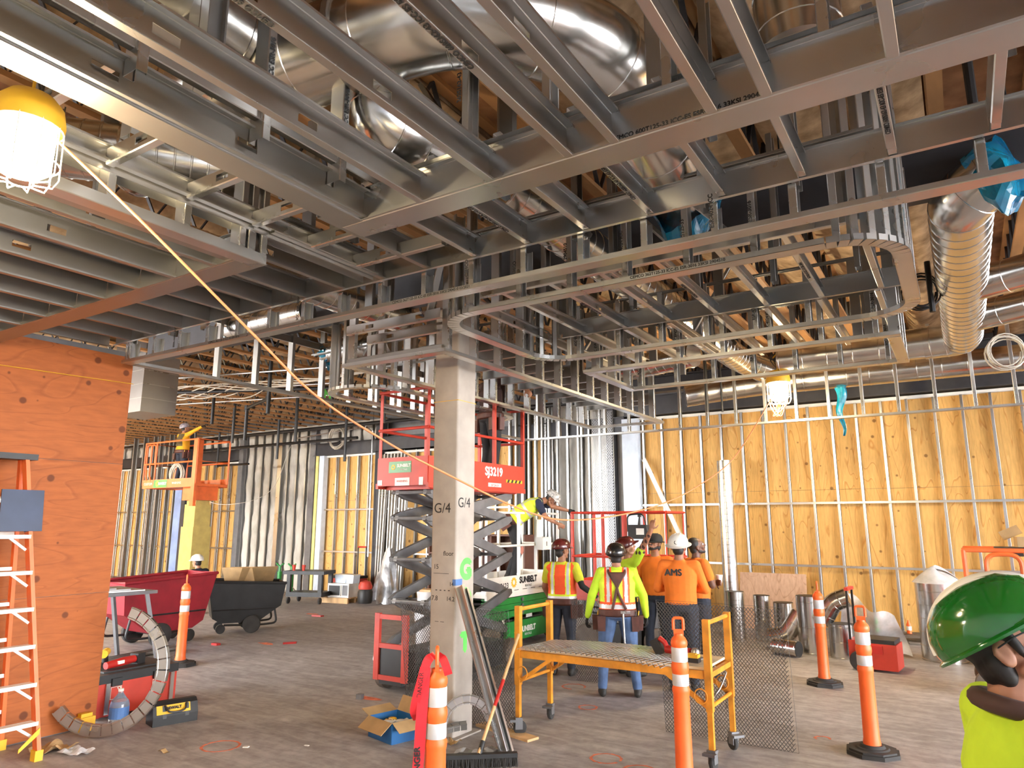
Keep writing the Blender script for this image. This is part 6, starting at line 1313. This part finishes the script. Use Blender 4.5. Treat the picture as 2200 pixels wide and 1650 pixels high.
        def vp(C, names, idx):
            P0 = np.array(Q['pelvis']); a_ = np.array(ax); l_ = np.array(lat); q = C - P0; hgt = q @ a_ / s; xx = np.abs(q @ l_) / s
            if kind == 'x':
                for a0, a1, m in ((.02, .05, stripe), (.05, .095, 'reflective'), (.095, .125, stripe)): names, idx = pick(names, idx, (hgt > a0) & (hgt < a1), m)
                for a0, a1, m in ((.06, .085, 'vest_orange'), (.085, .125, 'reflective'), (.125, .15, 'vest_orange')): names, idx = pick(names, idx, (xx > a0) & (xx < a1) & (hgt > .125), m)
            elif kind == 'v':
                for a0, a1, m in ((.0, .035, stripe), (.035, .075, 'reflective'), (.075, .1, stripe)): names, idx = pick(names, idx, (hgt > a0) & (hgt < a1), m)
                for a0, a1, m in ((.075, .09, stripe), (.09, .125, 'reflective'), (.125, .14, stripe)): names, idx = pick(names, idx, (xx > a0) & (xx < a1) & (hgt > .1), m)
            else:
                for a0, a1, m in ((.10, .145, 'reflective'), (.28, .325, 'reflective')): names, idx = pick(names, idx, (hgt > a0) & (hgt < a1), m)
                names, idx = pick(names, idx, (xx > .1) & (xx < .135) & (hgt > .325), 'reflective')
            return names, idx
        o = bpy.data.objects.new('safety_vest', G_.build(vox, vp)); link(o, t)
    if belt:
        G_ = Fig(); c = Q['pelvis'].lerp(Q['belly'], .02); e = .022 * s; G_.torso([(c - ax * .035 * s, .172 * s * f + e, .125 * s * f + e), (c + ax * .035 * s, .172 * s * f + e, .125 * s * f + e)], lat, belt)
        bo = bpy.data.objects.new('tool_belt', G_.build(vox)); link(bo, t); Rb = M((lat, -ax.cross(lat) * -1, ax)).transposed()
        for x, y, w_ in ((-.20, .02, .13), (.20, .02, .13), (-.16, -.09, .10), (.17, -.08, .09)):
            pp = c + lat * x * s * f + (ax.cross(lat)) * y * s - ax * .12 * s; b = MB(); b.prism([(-w_ / 2, .08), (w_ / 2, .08), (w_ * .42, -.09), (-w_ * .42, -.09)], (0, -.035, 0), (0, .035, 0), (1, 0, 0), (0, 0, 1)); obj('pouch', MB().add([pp + Rb @ (V(v) * s) for v in b.v], b.f), belt, bo)
            obj('tool_handle', MB().cyl(pp + ax * .06 * s, pp + ax * .13 * s + lat * .01, .009 * s, 6), random.choice(('yellow', 'red', 'black')), bo)
    return t, Q, s, A
HD = rad(28)
# 1 orange-vested worker at the white platform
def ovest(F, Q, s): pass
person('worker in an orange safety vest and dark red helmet beside the white lift platform', (-4.40, 8.14, 0), rad(15), dict(elR=(.30, -.10, 1.16), wrR=(.46, .05, 1.02), elL=(-.25, .02, 1.13), wrL=(-.24, .2, .98)), 1.62, 'lime_dull', 'denim_dark', vest=('vest_orange', 'vest_lime', 'v'), belt='leather', hat='helmet_brown', hfwd=(.55, .75, .05), sleeve2={'R': 'cloth_black'}, fat=1.08, curl=.6)
# 2 worker in jeans with crossed suspenders
t, Q, s, A = person('worker in blue jeans and lime sweatshirt with crossed brown suspenders seen from behind', (-3.36, 7.5, 0), rad(25), dict(hipL=(-.11, 0, .92), hipR=(.11, 0, .92), knL=(-.17, .02, .5), knR=(.16, .03, .5), anL=(-.20, -.02, .09), anR=(.21, -.02, .09), elL=(-.30, -.02, 1.14), elR=(.31, .0, 1.14), wrL=(-.36, .05, .88), wrR=(.34, .08, .89), head=(0, .05, 1.60)), 1.62, 'lime', 'denim', glove=('cloth_black', 'cloth_black'), long_sleeve=True, vest=('vest_lime', 'vest_orange', 'x'), belt='leather', hat='helmet_black', hfwd=(0, 1, .25), fat=1.2, curl=.7)
e = .155 * s * 1.2
obj('suspender', MB().tube(bez([V((-.10, .02, 1.46)) * s, V((-.09, -.105, 1.40)) * s, V((-.01, -.165, 1.27)) * s, V((.02, -.17, 1.16)) * s, V((.10, -.165, 1.0)) * s], 6), .016, 8), 'leather', t)
obj('suspender', MB().tube(bez([V((.10, .02, 1.46)) * s, V((.09, -.105, 1.40)) * s, V((.01, -.165, 1.27)) * s, V((-.02, -.17, 1.16)) * s, V((-.06, -.165, 1.0)) * s], 6), .016, 8), 'leather', t)
obj('suspender_yoke', MB().prism([(-.085, .1), (.085, .1), (.02, -.06), (-.02, -.06)], V((0, -.150, 1.32)) * s, V((0, -.172, 1.31)) * s, (s, 0, 0), (0, 0, s)), 'leather', t)
obj('hammer', MB().cyl(V((.06, -.19, .95)) * s, V((.07, -.19, .62)) * s, .012, 8).bb(.03, .13, -.33, -.29, .9, .925), 'galv', t)
# 3 pointing worker
person('worker in a lime tee pointing upward with a tattooed arm', (-3.70, 8.56, 0), rad(-40), dict(shR=(.19, .04, 1.45), elR=(.33, .10, 1.66), wrR=(.47, .14, 1.86), elL=(-.24, .03, 1.12), wrL=(-.2, .14, .9), head=(0.0, .02, 1.61)), 1.66, 'lime', 'cloth_black', point='R', hand_dirs={'R': ((.25, .1, 1), (-.6, .8, 0))}, hat='helmet_brown', hfwd=(.3, .9, .45), hup=(0, -.4, 1), skin='skin_tan', belt='cloth_black', fat=1.05,
       tpaint=lambda C, n, i, Q, s: pick(n, i, (C[:, 2] > 1.52 * s) & (C[:, 0] > .27 * s) & (C[:, 2] < 1.80 * s) & (np.sin(C[:, 2] * 90) + np.sin(C[:, 0] * 120 + C[:, 1] * 70) > .35), 'shirt_brown'))
# 4 black hat, looking up
t4, Q, s, A4 = person('bearded worker in an orange tee and wide black hat looking up', (-3.52, 9.12, 0), rad(185), dict(head=(0, .03, 1.63), elL=(-.24, .0, 1.12), elR=(.24, 0, 1.12), wrL=(-.24, .1, .87), wrR=(.25, .1, .87)), 1.69, 'tee_orange', 'denim_dark', hfwd=(.35, .9, .35), hup=(0, -.35, 1), beard='hair', specs=True, fat=1.1)
hard_hat(t4, A4, M((V((1, 0, 0)), V((0, 1, 0)), V((0, -.3, 1)).normalized())).transposed(), 'cloth_black', s * .92, full=True)
# 5 white helmet with lettering on the back
def tee_amsz(C, n, i, Q, s): return n, i
t5, Q, s, A = person('worker in an orange tee with black back lettering and a white helmet', (-2.84, 8.10, 0), rad(14), dict(elL=(-.27, .06, 1.13), elR=(.28, .08, 1.13), wrL=(-.02, .23, 1.17), wrR=(.06, .24, 1.13), head=(0, .03, 1.62)), 1.70, 'tee_orange', 'denim_dark', long_sleeve=True, hand_dirs={'L': ((.9, .2, 0), (0, -1, 0)), 'R': ((-.9, .2, 0), (0, -1, 0))}, hat='helmet_white', hatkw=dict(full=True), hfwd=(.1, .95, .2), fat=1.12)
text('AMS', V((-.06, -.150, 1.33)) * s, (1, .06, 0), (0, -.05, 1), t5, .10, 'ink', rel=True, bold=.002)
obj('helmet_sticker', MB().lathe([(0, 0), (.022, 0), (.022, .002), (0, .002)], A(0, -.141, .085), 14, M.Rotation(rad(80), 3, 'X')), 'ink', t5)
# 6 worker with crossed arms
t6, Q, s, A = person('bareheaded worker in an orange tee holding a white cup, arms folded', (-2.92, 8.95, 0), rad(-38), dict(elL=(-.26, .05, 1.14), elR=(.27, .05, 1.14), wrL=(.05, .25, 1.16), wrR=(-.04, .27, 1.2)), 1.68, 'tee_orange', 'denim_dark', 'skin_dark', hfwd=(.3, .9, .35), hup=(0, -.35, 1), hand_dirs={'L': ((1, .2, 0), (0, -1, 0)), 'R': ((-1, .2, 0), (0, -1, 0))}, fat=1.12, beard='hair')
cupw = thing('paper_cup', 'white cup held by the worker with folded arms', 'cup', (-2.71, 9.21, 1.10)); obj('cup', MB().lathe([(.03, 0), (.042, .1), (.038, .1), (.027, .01), (0, .01)], seg=14), 'white', cupw, smooth=40)
# 7 worker bending over the white rail
BX = dict(pelvis=(0, -.12, .98), belly=(0, .02, 1.10), chest=(0, .24, 1.23), neck=(0, .40, 1.33), head=(0, .55, 1.34), shL=(-.18, .33, 1.30), shR=(.18, .33, 1.28), elL=(-.25, .58, 1.22), wrL=(-.28, .82, 1.16), elR=(.26, .45, 1.04), wrR=(.22, .66, .93), hipL=(-.1, -.12, .93), hipR=(.1, -.12, .93), knL=(-.13, -.05, .5), knR=(.13, .0, .5), anL=(-.15, -.2, .09), anR=(.15, -.1, .09))
person('worker in a yellow vest and patterned helmet bending over the white rail', (-6.12, 9.9, .95), rad(-62), BX, 1.66, 'cloth_navy', 'cloth_black', 'skin_tan', vest=('vest_lime', 'vest_lime', 'h'), belt='leather', hat='helmet_camo', hfwd=(.15, .75, -.65), hup=(0, .65, .75), glove=('cloth_black', None), knee='jean_knee', fat=1.15)
# 8 worker on the mast lift
person('worker in a yellow sweatshirt and dark vest reaching up from the mast lift', (-17.4, 11.1, 2.80), rad(0), dict(shR=(.19, .02, 1.43), elR=(.42, .05, 1.52), wrR=(.66, .1, 1.62), elL=(-.25, .05, 1.12), wrL=(-.15, .25, 1.1), head=(-.02, .05, 1.61)), 1.66, 'yellow_cloth', 'denim_dark', 'skin', long_sleeve=True, glove=('cloth_black', 'cloth_black'), hat='helmet_blue', hfwd=(.3, .9, .3), vest=('vest_brown', 'vest_brown', 'p') if False else None, belt='leather', fat=1.2, vox=.012,
       tpaint=lambda C, n, i, Q, s: pick(n, i, (C[:, 1] < -.045) & (np.abs(C[:, 0]) < .13) & (C[:, 2] > 1.1 * s) & (C[:, 2] < 1.45 * s), 'vest_brown'), hand_dirs={'R': ((1, .1, .3), (0, 0, -1))})
# 9 worker inside the red lift
person('worker in dark overalls standing in the raised red lift with arms in the framing', (-5.32, 7.85, 2.33), rad(-25), dict(elR=(.36, .12, 1.5), wrR=(.52, .25, 1.28), elL=(-.2, .25, 1.45), wrL=(-.1, .45, 1.6)), 1.72, 'shirt_brown', 'cloth_black', 'skin_tan', hat='helmet_black', belt='leather', fat=1.15, vox=.010, curl=.9)
# 10 crouching person in the far background
person('person with a white helmet crouching behind the red tilt truck', (-13.6, 9.3, 0), rad(100), dict(pelvis=(0, -.2, .42), belly=(0, -.12, .58), chest=(0, -.03, .76), neck=(0, .04, .92), head=(0, .09, 1.06), shL=(-.18, .0, .86), shR=(.18, 0, .86), elL=(-.22, .2, .66), elR=(.22, .2, .66), wrL=(-.15, .42, .6), wrR=(.15, .42, .6), hipL=(-.1, -.18, .4), hipR=(.1, -.18, .4), knL=(-.18, .25, .52), knR=(.16, .22, .5), anL=(-.18, .12, .09), anR=(.16, -.02, .09)), 1.72, 'cloth_navy', 'cloth_black', 'skin', hat='helmet_white', vox=.014)
# 11 foreground worker with the green helmet
FG = V((.075, 2.22, 0))
tf, Q, s, A = person('worker in a lime shirt and green and white helmet, cropped at the right edge', FG, rad(-65), dict(head=(0, -.01, 1.60), neck=(0, -.03, 1.455), elL=(-.26, .05, 1.12), wrL=(-.24, .28, 1.0), elR=(.26, .05, 1.12), wrR=(.24, .28, 1.0)), 1.70, 'lime', 'cloth_black', 'skin_fg', hfwd=(.55, .75, .6), hup=(-.3, -.45, 1), vox=.005, fat=1.1, bald=True)
hf = V((.55, .75, .6)).normalized(); hu = V((-.3, -.45, 1)); hu = (hu - hf * hu.dot(hf)).normalized(); Rh = M((hf.cross(hu), hf, hu)).transposed()
hh = hard_hat(tf, A, Rh, 'green_helmet', s * 1.12, band='white_paint', lift=.03)
b = MB(); b.tube([(0, -.13 * cos(rad(a)) * 1.06, .135 * sin(rad(a)) + .004) for a in range(8, 172, 8)], .02, 8)
o_ = A(0, -.008, .03); obj('white_stripe', MB().add([o_ + Rh @ (V((v[0] * 1.15, v[1] * 1.10, v[2] * .97)) * s * 1.0) for v in b.v], b.f), 'white_paint', hh, smooth=50)
H_ = Fig()
for x, y, z, r in ((0, -.03, .045, (.083, .09, .088)), (0, -.058, -.03, (.07, .052, .07)), (0, -.06, -.075, (.058, .042, .05)), (-.058, -.045, -.03, (.024, .03, .05)), (.058, -.045, -.03, (.024, .03, .05)), (-.068, .022, .0, (.012, .012, .04)), (.068, .022, .0, (.012, .012, .04))): H_.ball(A(x, y, z), tuple(q * s for q in r), 'hair', Rh)
link(bpy.data.objects.new('hair', H_.build(.005, None, 4)), tf)
C_ = [Q['neck'] + V((.088 * sin(a), -.080 * cos(a) + .012, .012 - .016 * (1 - cos(a)))) * s for a in np.linspace(0, 2 * pi, 29)[:-1]]
obj('collar', MB().tube(C_, .024 * s, 10, closed=True), 'shirt_brown', tf, smooth=60)
glasses(tf, A, s); obj('earplug_cord', MB().tube(bez([A(-.085, -.01, -.03), A(-.10, -.03, -.12), A(-.10, -.05, -.2), A(-.11, -.06, -.28)], 6), .0015, 5), 'red', tf)
bpy.context.view_layer.update()
